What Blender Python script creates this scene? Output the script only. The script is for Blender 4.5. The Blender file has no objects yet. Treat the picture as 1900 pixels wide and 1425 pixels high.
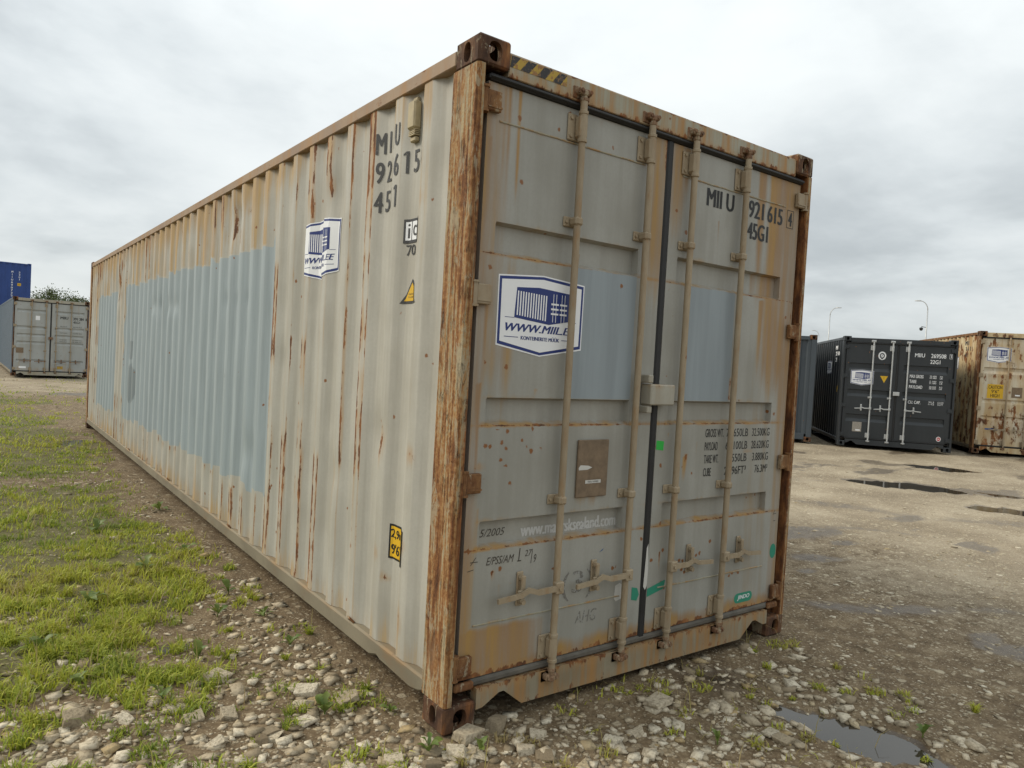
import bpy, bmesh, math, random
import numpy as np
from mathutils import Vector, Matrix

random.seed(7)
RNG = np.random.default_rng(11)
scene = bpy.context.scene
COL = scene.collection

# ------------------------------------------------------------------ camera
CAM = Vector((-1.59769, -2.49104, 1.57616))
YAW, PITCH, ROLL, FPX = 0.640399, -0.031100, 0.055695, 1340.4
_f = Vector((math.sin(YAW) * math.cos(PITCH), math.cos(YAW) * math.cos(PITCH), math.sin(PITCH)))
_r = _f.cross(Vector((0, 0, 1))).normalized()
_u = _r.cross(_f)
_R = math.cos(ROLL) * _r + math.sin(ROLL) * _u
_U = -math.sin(ROLL) * _r + math.cos(ROLL) * _u
cam = bpy.data.cameras.new('camera')
camo = bpy.data.objects.new('camera', cam)
COL.objects.link(camo)
m = Matrix.Identity(4)
for i in range(3):
    m[i][0], m[i][1], m[i][2], m[i][3] = _R[i], _U[i], -_f[i], CAM[i]
camo.matrix_world = m
cam.sensor_width = 36.0
cam.lens = FPX / 1900 * 36.0
cam.clip_start = 0.05
cam.clip_end = 3000
scene.camera = camo

# ------------------------------------------------------------------ light, sky, exposure
SUN_DIR = Vector((-0.80, 0.70, 0.80)).normalized()          # towards the sun, behind the clouds
sun_el = math.asin(SUN_DIR.z)
sun_az = math.atan2(SUN_DIR.x, SUN_DIR.y)
world = bpy.data.worlds.new('World')
scene.world = world
world.use_nodes = True
scene.view_settings.view_transform = 'Standard'
scene.view_settings.look = 'None'
scene.view_settings.exposure = 0.40
scene.view_settings.gamma = 1.0
scene.view_settings.use_curve_mapping = False
sun = bpy.data.lights.new('sun', 'SUN')
sun.energy = 1.9
sun.angle = math.radians(22)
sun.color = (1.0, 0.91, 0.76)
suno = bpy.data.objects.new('sun', sun)
suno.rotation_euler = SUN_DIR.to_track_quat('Z', 'Y').to_euler()
suno.location = (-30, 15, 40)
COL.objects.link(suno)
scene.cycles.use_denoising = True
scene.cycles.max_bounces = 6
scene.cycles.diffuse_bounces = 3
scene.cycles.glossy_bounces = 3
scene.cycles.transmission_bounces = 4
scene.cycles.transparent_max_bounces = 8
scene.cycles.caustics_reflective = False
scene.cycles.caustics_refractive = False


# ------------------------------------------------------------------ node helper
class NT:
    def __init__(self, tree):
        self.t = tree
        self.n = tree.nodes
        self.l = tree.links

    def node(self, typ, **kw):
        nd = self.n.new(typ)
        for k, v in kw.items():
            setattr(nd, k, v)
        return nd

    def put(self, sock, v):
        if isinstance(v, bpy.types.NodeSocket):
            self.l.new(v, sock)
        elif v is not None:
            if sock.type == 'RGBA' and isinstance(v, (tuple, list)) and len(v) == 3:
                v = (*v, 1.0)
            elif sock.type == 'RGBA' and isinstance(v, (int, float)):
                v = (v, v, v, 1.0)
            sock.default_value = v

    def math(self, op, a, b=None, c=None, clamp=False):
        nd = self.node('ShaderNodeMath', operation=op, use_clamp=clamp)
        self.put(nd.inputs[0], a)
        self.put(nd.inputs[1], b)
        self.put(nd.inputs[2], c)
        return nd.outputs[0]

    def add(self, a, b): return self.math('ADD', a, b)
    def sub(self, a, b): return self.math('SUBTRACT', a, b)
    def mul(self, a, b): return self.math('MULTIPLY', a, b)
    def mad(self, a, b, c): return self.math('MULTIPLY_ADD', a, b, c)

    def mix(self, f, a, b, mode='MIX'):
        nd = self.node('ShaderNodeMix', data_type='RGBA', blend_type=mode)
        self.put(nd.inputs[0], f)
        self.put(nd.inputs[6], a)
        self.put(nd.inputs[7], b)
        return nd.outputs[2]

    def mixf(self, f, a, b):
        nd = self.node('ShaderNodeMix', data_type='FLOAT')
        self.put(nd.inputs[0], f)
        self.put(nd.inputs[2], a)
        self.put(nd.inputs[3], b)
        return nd.outputs[0]

    def noise(self, vec, scale=1.0, detail=4.0, rough=0.55, dist=0.0, color=False):
        nd = self.node('ShaderNodeTexNoise')
        self.put(nd.inputs['Vector'], vec)
        nd.inputs['Scale'].default_value = scale
        nd.inputs['Detail'].default_value = detail
        nd.inputs['Roughness'].default_value = rough
        nd.inputs['Distortion'].default_value = dist
        return nd.outputs['Color' if color else 'Fac']

    def vor(self, vec, scale, feature='F1', out='Distance', rnd=1.0):
        nd = self.node('ShaderNodeTexVoronoi', feature=feature)
        self.put(nd.inputs['Vector'], vec)
        nd.inputs['Scale'].default_value = scale
        nd.inputs['Randomness'].default_value = rnd
        return nd.outputs[out]

    def vmul(self, vec, s):
        nd = self.node('ShaderNodeVectorMath', operation='MULTIPLY')
        self.put(nd.inputs[0], vec)
        self.put(nd.inputs[1], s)
        return nd.outputs[0]

    def vadd(self, vec, s):
        nd = self.node('ShaderNodeVectorMath', operation='ADD')
        self.put(nd.inputs[0], vec)
        self.put(nd.inputs[1], s)
        return nd.outputs[0]

    def sep(self, vec):
        nd = self.node('ShaderNodeSeparateXYZ')
        self.put(nd.inputs[0], vec)
        return nd.outputs

    def comb(self, x, y, z):
        nd = self.node('ShaderNodeCombineXYZ')
        self.put(nd.inputs[0], x); self.put(nd.inputs[1], y); self.put(nd.inputs[2], z)
        return nd.outputs[0]

    def step(self, v, a, b, lo=0.0, hi=1.0):
        nd = self.node('ShaderNodeMapRange', interpolation_type='SMOOTHSTEP')
        self.put(nd.inputs[0], v)
        nd.inputs[1].default_value = a
        nd.inputs[2].default_value = b
        nd.inputs[3].default_value = lo
        nd.inputs[4].default_value = hi
        return nd.outputs[0]

    def ramp(self, f, stops):
        nd = self.node('ShaderNodeValToRGB')
        self.put(nd.inputs[0], f)
        el = nd.color_ramp.elements
        while len(el) < len(stops):
            el.new(0.5)
        for e, (p, c) in zip(el, stops):
            e.position = p
            e.color = (*c, 1.0) if len(c) == 3 else c
        return nd.outputs[0]

    def attr(self, name, typ='GEOMETRY', out='Fac'):
        nd = self.node('ShaderNodeAttribute', attribute_type=typ, attribute_name=name)
        return nd.outputs[out]

    def coord(self, which='Object'):
        return self.node('ShaderNodeTexCoord').outputs[which]

    def rand(self):
        return self.node('ShaderNodeObjectInfo').outputs['Random']

    def bump(self, h, strength=0.3, dist=0.01, normal=None):
        nd = self.node('ShaderNodeBump')
        nd.inputs['Strength'].default_value = strength
        nd.inputs['Distance'].default_value = dist
        self.put(nd.inputs['Height'], h)
        self.put(nd.inputs['Normal'], normal)
        return nd.outputs[0]

    def principled(self, color, rough=0.6, metal=0.0, normal=None, spec=0.5, coat=None):
        nd = self.node('ShaderNodeBsdfPrincipled')
        self.put(nd.inputs['Base Color'], color)
        self.put(nd.inputs['Roughness'], rough)
        self.put(nd.inputs['Metallic'], metal)
        self.put(nd.inputs['Normal'], normal)
        self.put(nd.inputs['Specular IOR Level'], spec)
        return nd.outputs[0]

    def out(self, sh):
        o = self.node('ShaderNodeOutputMaterial')
        self.l.new(sh, o.inputs['Surface'])


def newmat(name):
    mt = bpy.data.materials.new(name)
    mt.use_nodes = True
    mt.node_tree.nodes.clear()
    return mt, NT(mt.node_tree)


# ---- sky: a closed cloud deck over a little clear-sky blue, brighter towards the zenith as overcast skies are
w = NT(world.node_tree)
w.n.clear()
gen = w.coord('Generated')
sky = w.node('ShaderNodeTexSky', sky_type='NISHITA')
sky.sun_disc = False
sky.sun_elevation = sun_el
sky.sun_rotation = sun_az
sky_blue = w.mix(1.0, sky.outputs[0], (0.1, 0.1, 0.1), 'MULTIPLY')
sx, sy, sz = w.sep(gen)
zc = w.math('MAXIMUM', sz, 0.0)
den = w.add(zc, 0.24)
cp = w.comb(w.math('DIVIDE', sx, den), w.math('DIVIDE', sy, den), 0.0)
big = w.noise(w.vadd(cp, (3.1, 1.7, 0.4)), 0.55, 5, 0.5, 0.3)
mid = w.noise(w.vadd(cp, (7.3, 2.2, 0.0)), 1.5, 8, 0.55, 0.25)
fin = w.noise(w.vadd(cp, (1.3, 9.2, 3.0)), 4.5, 6, 0.6, 0.2)
cl = w.add(w.add(w.mul(big, 0.56), w.mul(mid, 0.36)), w.mul(fin, 0.08))
shade = w.ramp(w.step(cl, 0.36, 0.62), [(0.0, (0.66, 0.685, 0.70)), (0.4, (0.90, 0.92, 0.925)), (0.7, (1.03, 1.04, 1.035)), (1.0, (1.12, 1.125, 1.11))])
lum = w.mad(zc, 0.50, 0.545)
lc = w.comb(w.mul(lum, .955), w.mul(lum, .995), w.mul(lum, 1.005))
clouds = w.mix(1.0, shade, lc, 'MULTIPLY')
skymix = w.mix(0.94, sky_blue, clouds)
bg = w.node('ShaderNodeBackground')
w.put(bg.inputs['Color'], skymix)
bg.inputs['Strength'].default_value = 1.0
wo = w.node('ShaderNodeOutputWorld')
w.l.new(bg.outputs[0], wo.inputs['Surface'])


# ------------------------------------------------------------------ numpy noise
def _hash(ix, iy, s):
    h = np.sin(ix * 127.1 + iy * 311.7 + s * 74.7) * 43758.5453
    return h - np.floor(h)


def vnoise(x, y, s=0):
    x = np.asarray(x, float); y = np.asarray(y, float)
    ix, iy = np.floor(x), np.floor(y)
    fx, fy = x - ix, y - iy
    fx = fx * fx * (3 - 2 * fx); fy = fy * fy * (3 - 2 * fy)
    a, b = _hash(ix, iy, s), _hash(ix + 1, iy, s)
    c, d = _hash(ix, iy + 1, s), _hash(ix + 1, iy + 1, s)
    return (a + (b - a) * fx) * (1 - fy) + (c + (d - c) * fx) * fy


def fbm(x, y, s=0, o=4):
    t = 0; a = 0.5; n = 0
    for i in range(o):
        t = t + a * vnoise(x * 2 ** i + 13.7 * i, y * 2 ** i + 5.1 * i, s + i); n += a; a *= 0.5
    return t / n


def sstep(v, a, b):
    t = np.clip((v - a) / (b - a), 0, 1)
    return t * t * (3 - 2 * t)


# ------------------------------------------------------------------ mesh helper
class MB:
    def __init__(self):
        self.v = []; self.f = []; self.m = []; self.cur = 0

    def add(self, vs, fs):
        o = len(self.v)
        self.v += [tuple(p) for p in vs]
        for f in fs:
            self.f.append(tuple(i + o for i in f)); self.m.append(self.cur)
        return self

    def box(self, x0, x1, y0, y1, z0, z1, b=0.0):
        x0, x1 = min(x0, x1), max(x0, x1); y0, y1 = min(y0, y1), max(y0, y1); z0, z1 = min(z0, z1), max(z0, z1)
        if b <= 0:
            vs = [(x, y, z) for x in (x0, x1) for y in (y0, y1) for z in (z0, z1)]
            return self.add(vs, [(0, 1, 3, 2), (4, 6, 7, 5), (0, 4, 5, 1), (2, 3, 7, 6), (0, 2, 6, 4), (1, 5, 7, 3)])
        b = min(b, (x1 - x0) * .45, (y1 - y0) * .45, (z1 - z0) * .45)
        lo, hi = (x0, y0, z0), (x1, y1, z1)
        vs = []
        for c in range(8):
            s = (c & 1, c >> 1 & 1, c >> 2 & 1)
            for ax in range(3):
                p = []
                for k in range(3):
                    e = hi[k] if s[k] else lo[k]
                    if k != ax:
                        e += -b if s[k] else b
                    p.append(e)
                vs.append(p)
        I = lambda c, ax: c * 3 + ax
        fs = []
        for ax in range(3):
            o1, o2 = [k for k in range(3) if k != ax]
            for s in (0, 1):
                base = s << ax
                fs.append([I(base | (i << o1) | (j << o2), ax) for i, j in ((0, 0), (1, 0), (1, 1), (0, 1))])
            for i in (0, 1):
                for j in (0, 1):
                    c0 = (i << o1) | (j << o2); c1 = c0 | (1 << ax)
                    fs.append([I(c0, o1), I(c1, o1), I(c1, o2), I(c0, o2)])
        for c in range(8):
            fs.append([I(c, 0), I(c, 1), I(c, 2)])
        return self.add(vs, fs)

    def tube(self, pts, r, n=12, caps=True):
        pts = [Vector(p) for p in pts]
        rs = r if isinstance(r, (list, tuple)) else [r] * len(pts)
        vs = []; fs = []
        up = Vector((0.13, 0.27, 0.95)).normalized()
        for i, p in enumerate(pts):
            d = (pts[min(i + 1, len(pts) - 1)] - pts[max(i - 1, 0)])
            if d.length < 1e-9:
                d = Vector((0, 0, 1))
            d.normalize()
            a = d.cross(up)
            if a.length < 1e-3:
                a = d.cross(Vector((1, 0, 0)))
            a.normalize(); b = d.cross(a)
            for k in range(n):
                t = 2 * math.pi * k / n
                vs.append(p + (a * math.cos(t) + b * math.sin(t)) * rs[i])
        for i in range(len(pts) - 1):
            for k in range(n):
                k2 = (k + 1) % n
                fs.append((i * n + k, i * n + k2, (i + 1) * n + k2, (i + 1) * n + k))
        if caps:
            fs.append(tuple(range(n))); fs.append(tuple((len(pts) - 1) * n + k for k in range(n)))
        return self.add(vs, fs)

    def lathe(self, x, y, prof, n=14):
        """prof: (radius, z) list around a vertical axis"""
        vs = []; fs = []
        for r, z in prof:
            for k in range(n):
                t = 2 * math.pi * k / n
                vs.append((x + r * math.cos(t), y + r * math.sin(t), z))
        for i in range(len(prof) - 1):
            for k in range(n):
                k2 = (k + 1) % n
                fs.append((i * n + k, i * n + k2, (i + 1) * n + k2, (i + 1) * n + k))
        fs.append(tuple(range(n))); fs.append(tuple((len(prof) - 1) * n + k for k in range(n)))
        return self.add(vs, fs)

    def prism(self, poly, ax, a, b):
        """extrude a 2-D polygon along axis ax ('x': (y,z), 'y': (x,z), 'z': (x,y))"""
        def P(p, t):
            return {'x': (t, p[0], p[1]), 'y': (p[0], t, p[1]), 'z': (p[0], p[1], t)}[ax]
        n = len(poly)
        vs = [P(p, a) for p in poly] + [P(p, b) for p in poly]
        fs = [tuple(range(n)), tuple(range(n, 2 * n))] + [(i, (i + 1) % n, n + (i + 1) % n, n + i) for i in range(n)]
        return self.add(vs, fs)

    def grid(self, P):
        """P: array (rows, cols, 3)"""
        r, c = P.shape[:2]
        idx = np.arange(r * c).reshape(r, c)
        fs = np.stack([idx[:-1, :-1], idx[:-1, 1:], idx[1:, 1:], idx[1:, :-1]], -1).reshape(-1, 4)
        return self.add(P.reshape(-1, 3).tolist(), fs.tolist())

    def build(self, name, mat, parent=None, smooth=False, recalc=True, angle=None):
        me = bpy.data.meshes.new(name)
        me.from_pydata(self.v, [], self.f)
        mats = mat if isinstance(mat, (list, tuple)) else [mat]
        for mm in mats:
            me.materials.append(mm)
        if len(mats) > 1:
            me.polygons.foreach_set('material_index', self.m)
        if recalc:
            bm = bmesh.new(); bm.from_mesh(me)
            bmesh.ops.recalc_face_normals(bm, faces=bm.faces)
            bm.to_mesh(me); bm.free()
        if smooth:
            me.polygons.foreach_set('use_smooth', [True] * len(me.polygons))
            if angle:
                me.set_sharp_from_angle(angle=math.radians(angle))
        me.update()
        return link(name, me, parent)


def link(name, me, parent=None):
    o = bpy.data.objects.new(name, me)
    COL.objects.link(o)
    if parent is not None:
        o.parent = parent
    return o


def setattr_f(me, name, vals):
    a = me.attributes.new(name, 'FLOAT', 'POINT')
    a.data.foreach_set('value', np.asarray(vals, np.float32).ravel())


def tag(o, label=None, cat=None, group=None, kind=None):
    if label: o['label'] = label
    if cat: o['category'] = cat
    if group: o['group'] = group
    if kind: o['kind'] = kind
    return o


def empty(name, loc=(0, 0, 0), rz=0.0, tilt=(0, 0)):
    o = bpy.data.objects.new(name, None)
    COL.objects.link(o)
    o.location = loc
    o.rotation_euler = (tilt[0], tilt[1], rz)
    o.empty_display_size = 0.2
    return o


# ------------------------------------------------------------------ materials
def rust_colour(t, P, s=1.0):
    a = t.noise(t.vmul(P, (22 * s, 22 * s, 7 * s)), 1.0, 6, 0.65)
    return t.ramp(a, [(0.28, (0.045, 0.022, 0.013)), (0.45, (0.13, 0.052, 0.021)), (0.58, (0.24, 0.098, 0.032)), (0.74, (0.36, 0.19, 0.08))])


def weathered(name, base, var, stain_col=(0.36, 0.25, 0.10), patch_col=(0.31, 0.38, 0.41), rust=0.0, stain=0.0, rough=0.5, grain=(16, 16, 1.1),
              speck_col=(0.22, 0.09, 0.03), bump=0.25, streak_amt=0.55, metal=0.0, zb=(), rs=1.0, ry=(26, 26, 11)):
    mt, t = newmat(name)
    P = t.coord('Object')
    broad = t.noise(P, 2.3, 5, 0.55)
    streak = t.noise(t.vmul(P, grain), 1.0, 5, 0.6)
    fine = t.noise(P, 70, 3, 0.6)
    edge = t.noise(t.vmul(P, tuple(k * rs for k in ry)), 1.0, 7, 0.68)
    v = t.add(t.mul(broad, 0.55), t.mul(streak, 0.45))
    col = t.mix(t.step(v, 0.36, 0.64), base, var)
    col = t.mix(t.step(fine, 0.30, 0.75, 0.0, 0.22), col, tuple(c * 0.72 for c in base))
    # overpaint
    pm = t.step(t.add(t.attr('patch'), t.mul(t.sub(edge, 0.5), 0.25)), 0.46, 0.54)
    pv = t.mix(t.step(streak, 0.35, 0.7), patch_col, tuple(c * 0.84 for c in patch_col))
    # stains
    st = t.add(t.add(t.attr('stain'), stain), t.mul(t.sub(streak, 0.5), streak_amt * 1.7))
    sm = t.step(st, 0.28, 0.95)
    sc = t.mix(t.step(streak, .35, .65), tuple(c * k for c, k in zip(stain_col, (0.74, 0.60, 0.45))), stain_col)
    col = t.mix(t.mul(sm, t.mad(streak, .95, .30)), col, sc)
    col = t.mix(pm, col, pv)
    col = t.mix(t.step(t.add(t.attr('patch2'), t.mul(t.sub(edge, 0.5), 0.6)), 0.45, 0.55), col, tuple(c * 0.62 for c in patch_col))
    # rust
    rb = t.add(t.attr('rust'), rust)
    for (z_, w_, a_) in zb:
        q_ = t.mul(t.sub(t.sep(P)[2], z_), 1.0 / w_)
        rb = t.add(rb, t.mul(t.math('POWER', 2.718, t.mul(t.mul(q_, q_), -1.0)), a_))
    re = t.add(rb, t.mul(t.sub(edge, 0.5), 1.25))
    rm = t.step(re, 0.5, 0.60)
    halo = t.mul(t.step(t.add(rb, t.mul(t.sub(streak, 0.5), 1.0)), 0.18, 0.62), 0.55)
    col = t.mix(halo, col, (0.36, 0.21, 0.085))
    rc = rust_colour(t, P, rs)
    col = t.mix(rm, col, rc)
    # specks of rust
    Pw = t.vadd(P, t.vmul(t.noise(P, 60, 2, .5, color=True), (.012, .012, .02)))
    sd = t.vor(Pw, 36, 'F1', 'Distance')
    sr = t.vor(Pw, 36, 'F1', 'Color')
    srx = t.sep(sr)[0]
    smk = t.mul(t.step(t.add(sd, t.mul(t.sub(t.sep(sr)[1], .5), .25)), 0.42, 0.22), t.math('GREATER_THAN', t.add(srx, t.attr('speck')), 0.996))
    col = t.mix(smk, col, speck_col)
    ro = t.mixf(t.math('MAXIMUM', rm, t.mul(sm, 0.4)), rough, 0.88)
    ro = t.add(ro, t.mul(t.sub(broad, 0.5), 0.22))
    h = t.add(t.add(t.mul(rm, -0.55), t.mul(fine, 0.10)), t.add(t.mul(edge, t.mad(rm, 0.9, 0.08)), t.mul(broad, 0.5)))
    nrm = t.bump(h, bump, 0.006)
    t.out(t.principled(col, ro, metal, nrm, 0.4))
    return mt


def rusted(name, stops, grain=(38, 38, 2.2), bump=0.8, rough=0.85):
    mt, t = newmat(name)
    P = t.coord('Object')
    g = t.noise(t.vmul(P, grain), 1.0, 7, 0.62, 0.4)
    b = t.noise(t.vmul(P, (6, 6, 2.2)), 1.0, 5, 0.6)
    f = t.noise(P, 45, 6, 0.7)
    v = t.add(t.add(t.mul(g, 0.52), t.mul(b, 0.28)), t.mul(f, 0.24))
    col = t.ramp(v, stops)
    pits = t.step(t.noise(t.vmul(P, (34, 34, 12)), 1.0, 6, 0.7), 0.38, 0.28)
    col = t.mix(t.mul(pits, 0.7), col, (0.075, 0.035, 0.02))
    cr = t.math('ABSOLUTE', t.sub(t.noise(t.vmul(P, (21, 21, 1.5)), 1.0, 8, 0.68, 1.2), 0.5))
    crack = t.mul(t.step(cr, 0.012, 0.003), t.step(t.noise(P, 9, 4, .6), .45, .6))
    col = t.mix(t.mul(crack, 0.75), col, (0.05, 0.025, 0.016))
    bp = t.step(t.noise(t.vmul(P, (13, 13, 1.9)), 1.0, 8, 0.68, .8), .54, .62)
    col = t.mix(t.mul(bp, .8), col, rust_colour(t, P))
    gp = t.step(t.noise(t.vadd(t.vmul(P, (15, 15, 4.0)), (5, 3, 8)), 1.0, 8, 0.74, .8), .55, .585)
    col = t.mix(t.mul(gp, .70), col, (0.33, 0.28, 0.19))
    ru = t.attr('rust')
    col = t.mix(t.step(t.add(ru, t.mul(t.sub(f, 0.5), 0.6)), 0.45, 0.6), col, rust_colour(t, P))
    h = t.sub(t.add(t.mul(g, 0.6), t.mul(f, 0.4)), t.add(t.mul(pits, 0.5), t.mul(crack, 0.6)))
    t.out(t.principled(col, rough, 0.0, t.bump(h, bump, 0.008), 0.3))
    return mt


def plain(name, col, rough=0.5, metal=0.0, var=0.18, scale=6.0, bump=0.0, bscale=120, spec=0.45):
    mt, t = newmat(name)
    P = t.coord('Object')
    n = t.noise(P, scale, 5, 0.6)
    c2 = tuple(c * (1 - var) for c in col)
    c3 = tuple(min(1, c * (1 + var * .6)) for c in col)
    cc = t.ramp(n, [(0.3, c2), (0.55, col), (0.75, c3)])
    nr = t.bump(t.noise(P, bscale, 3, 0.6), bump, 0.004) if bump else None
    t.out(t.principled(cc, t.add(rough, t.mul(t.sub(n, 0.5), 0.2)), metal, nr, spec))
    return mt


def decal(name, col, wear=0.0, under=(0.3, 0.3, 0.28), rough=0.5, scale=38):
    mt, t = newmat(name)
    P = t.coord('Object')
    n = t.noise(P, scale, 6, 0.7)
    d = t.noise(P, 5, 4, 0.6)
    cc = t.mix(t.step(d, 0.3, 0.8, 0.0, 0.25), col, tuple(c * 0.75 + 0.006 for c in col))
    if wear > 0:
        cc = t.mix(t.step(n, 0.70 - wear * 0.3, 0.74 - wear * 0.3), cc, under)
    t.out(t.principled(cc, rough, 0, None, 0.35))
    return mt


M = {}
M['side'] = weathered('weathered_beige_paint', (0.445, 0.428, 0.372), (0.355, 0.335, 0.282), stain_col=(0.43, 0.285, 0.115), patch_col=(0.315, 0.365, 0.38),
                      rough=0.55, grain=(22, 22, 1.3), streak_amt=0.8)
M['door'] = weathered('weathered_grey_paint', (0.34, 0.335, 0.30), (0.27, 0.262, 0.226), stain_col=(0.36, 0.205, 0.05), patch_col=(0.275, 0.315, 0.335), rough=0.5, grain=(13, 13, 0.8), streak_amt=0.6)
M['header'] = weathered('rust_run_grey_paint', (0.34, 0.325, 0.25), (0.29, 0.255, 0.17), stain_col=(0.36, 0.175, 0.045), rust=0.27, stain=0.44, rough=0.6, grain=(26, 26, 1.4), streak_amt=1.0,
                        zb=((2.767, .022, .26), (2.864, .012, .28), (.168, .03, .30), (.05, .03, .15)))
M['toprail'] = weathered('rusty_brown_rail_paint', (0.33, 0.235, 0.15), (0.24, 0.18, 0.145), stain_col=(0.34, 0.165, 0.055), rust=0.36, stain=0.34, rough=0.7, grain=(9, 9, 3), ry=(20, 7, 20), streak_amt=.9)
M['botrail'] = weathered('muddy_rail_paint', (0.225, 0.195, 0.135), (0.165, 0.142, 0.098), stain_col=(0.16, 0.105, 0.055), rust=0.10, stain=0.26, rough=0.75, grain=(8, 3, 5), streak_amt=.9, zb=((.175, .012, .25),))
M['sill'] = weathered('grimy_rusty_sill_paint', (0.285, 0.25, 0.175), (0.215, 0.175, 0.11), stain_col=(0.30, 0.145, 0.04), rust=0.30, stain=0.55, rough=0.65, grain=(22, 22, 1.6), streak_amt=1.0, zb=((.168, .03, .22), (.05, .03, .12)))
M['lockpaint'] = weathered('chipped_grey_lock_paint', (0.36, 0.34, 0.28), (0.29, 0.26, 0.2), rust=.20, stain=.18, zb=((1.50, .02, .25),))
M['post'] = rusted('flaking_rusted_post', [(0.36, (0.04, 0.018, 0.010)), (0.44, (0.13, 0.05, 0.018)), (0.49, (0.23, 0.10, 0.034)), (0.535, (0.345, 0.205, 0.085)), (0.575, (0.30, 0.25, 0.165)), (0.61, (0.42, 0.34, 0.20)), (0.65, (0.29, 0.145, 0.05)), (0.72, (0.12, 0.048, 0.019))], grain=(46, 46, 2.0), bump=.9)
M['casting'] = rusted('brown_rusted_casting', [(0.36, (0.026, 0.013, 0.009)), (0.48, (0.066, 0.033, 0.019)), (0.58, (0.12, 0.06, 0.031)), (0.70, (0.24, 0.14, 0.07))], grain=(16, 16, 8), bump=0.45)
M['hingerust'] = rusted('orange_rusted_hinge', [(0.32, (0.05, 0.022, 0.013)), (0.46, (0.14, 0.062, 0.026)), (0.60, (0.25, 0.13, 0.052)), (0.75, (0.34, 0.25, 0.15))], grain=(18, 18, 7), bump=0.5)
M['rod'] = weathered('beige_painted_rod', (0.355, 0.285, 0.19), (0.275, 0.215, 0.14), stain_col=(0.25, 0.15, 0.07), rust=.20, stain=.28, rough=.62, grain=(30, 30, 9), streak_amt=.9, bump=.8, ry=(40, 40, 26))
M['rodrust'] = rusted('rusty_cam', [(0.3, (0.06, 0.03, 0.02)), (0.46, (0.17, 0.09, 0.05)), (0.6, (0.28, 0.19, 0.115)), (0.78, (0.38, 0.30, 0.20))], grain=(30, 30, 22), bump=0.7)
M['rubber'] = plain('dark_weathered_rubber', (0.017, 0.017, 0.017), 0.6, 0, 0.4, 7, 0.3, 60)
M['rubbergrey'] = plain('dusty_grey_rubber', (0.12, 0.108, 0.088), 0.75, 0, 0.45, 8, 0.4, 50)
M['dark'] = plain('dark_underside', (0.035, 0.028, 0.022), 0.9)
M['bolt'] = plain('dull_bolt', (0.30, 0.25, 0.18), 0.6, 0.1, 0.3, 40)
M['hole'] = plain('bolt_hole', (0.02, 0.018, 0.015), 0.9)
M['vent'] = plain('cream_plastic_vent', (0.40, 0.33, 0.20), 0.6, 0, 0.25, 20)
M['black'] = decal('black_stencil_paint', (0.014, 0.014, 0.014), 0.12, (0.30, 0.29, 0.26))
M['greyink'] = decal('faded_black_paint', (0.045, 0.045, 0.045), 0.2, (0.36, 0.34, 0.30))
M['pen'] = decal('marker_pen', (0.06, 0.05, 0.04), 0.15, (0.3, 0.3, 0.28))
M['ghost'] = decal('faded_pale_lettering', (0.50, 0.50, 0.485), 0.42, (0.29, 0.29, 0.275), scale=60)
M['scratch'] = decal('scratched_marking', (0.17, 0.16, 0.14), 0.6, (0.31, 0.31, 0.29), scale=60)
M['white'] = decal('white_vinyl', (0.80, 0.81, 0.82), 0.0, rough=0.4)
M['navy'] = decal('navy_vinyl', (0.018, 0.035, 0.165), 0.0, rough=0.4)
M['yellow'] = decal('yellow_vinyl', (0.66, 0.40, 0.022), 0.0, rough=0.45)
M['hazyellow'] = decal('grimy_hazard_yellow', (0.42, 0.28, 0.045), 0.62, (0.27, 0.14, 0.05), rough=0.6, scale=26)
M['hazblack'] = decal('grimy_hazard_black', (0.035, 0.034, 0.034), 0.55, (0.2, 0.12, 0.06), rough=0.6)
M['green'] = decal('green_tape', (0.03, 0.24, 0.155), 0.1, (0.3, 0.34, 0.3))
M['brightgreen'] = decal('bright_green_sticker', (0.03, 0.42, 0.06), 0.0)
M['card'] = plain('brown_weathered_plate', (0.19, 0.135, 0.085), 0.75, 0, 0.3, 26, 0.3, 60)
M['steelplate'] = plain('stamped_steel_plate', (0.33, 0.30, 0.26), 0.45, 0.4, 0.3, 60, 0.4, 90)
M['torn'] = decal('torn_paper', (0.55, 0.54, 0.50), 0.2, (0.3, 0.3, 0.28))
M['blueink'] = decal('blue_crayon', (0.02, 0.09, 0.25), 0.2, (0.3, 0.3, 0.28))
M['redmark'] = decal('red_print', (0.45, 0.04, 0.04), 0.0)
M['galv'] = plain('galvanised_steel', (0.46, 0.47, 0.47), 0.42, 0.35, 0.15, 18)


# ------------------------------------------------------------------ flat artwork (lettering, stickers)
_txt = {}


def text_mesh(s, shear=0.0):
    key = (s, shear)
    if key not in _txt:
        cu = bpy.data.curves.new('txt', 'FONT')
        cu.body = s
        cu.size = 1.0
        cu.shear = shear
        cu.resolution_u = 3
        ob = bpy.data.objects.new('txt', cu)
        COL.objects.link(ob)
        dg = bpy.context.evaluated_depsgraph_get()
        dg.update()
        me = ob.evaluated_get(dg).to_mesh()
        V = np.array([v.co[:2] for v in me.vertices]) if len(me.vertices) else np.zeros((0, 2))
        F = [tuple(p.vertices) for p in me.polygons]
        ob.evaluated_get(dg).to_mesh_clear()
        bpy.data.objects.remove(ob)
        bpy.data.curves.remove(cu)
        _txt[key] = (V, F)
    return _txt[key]


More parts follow.
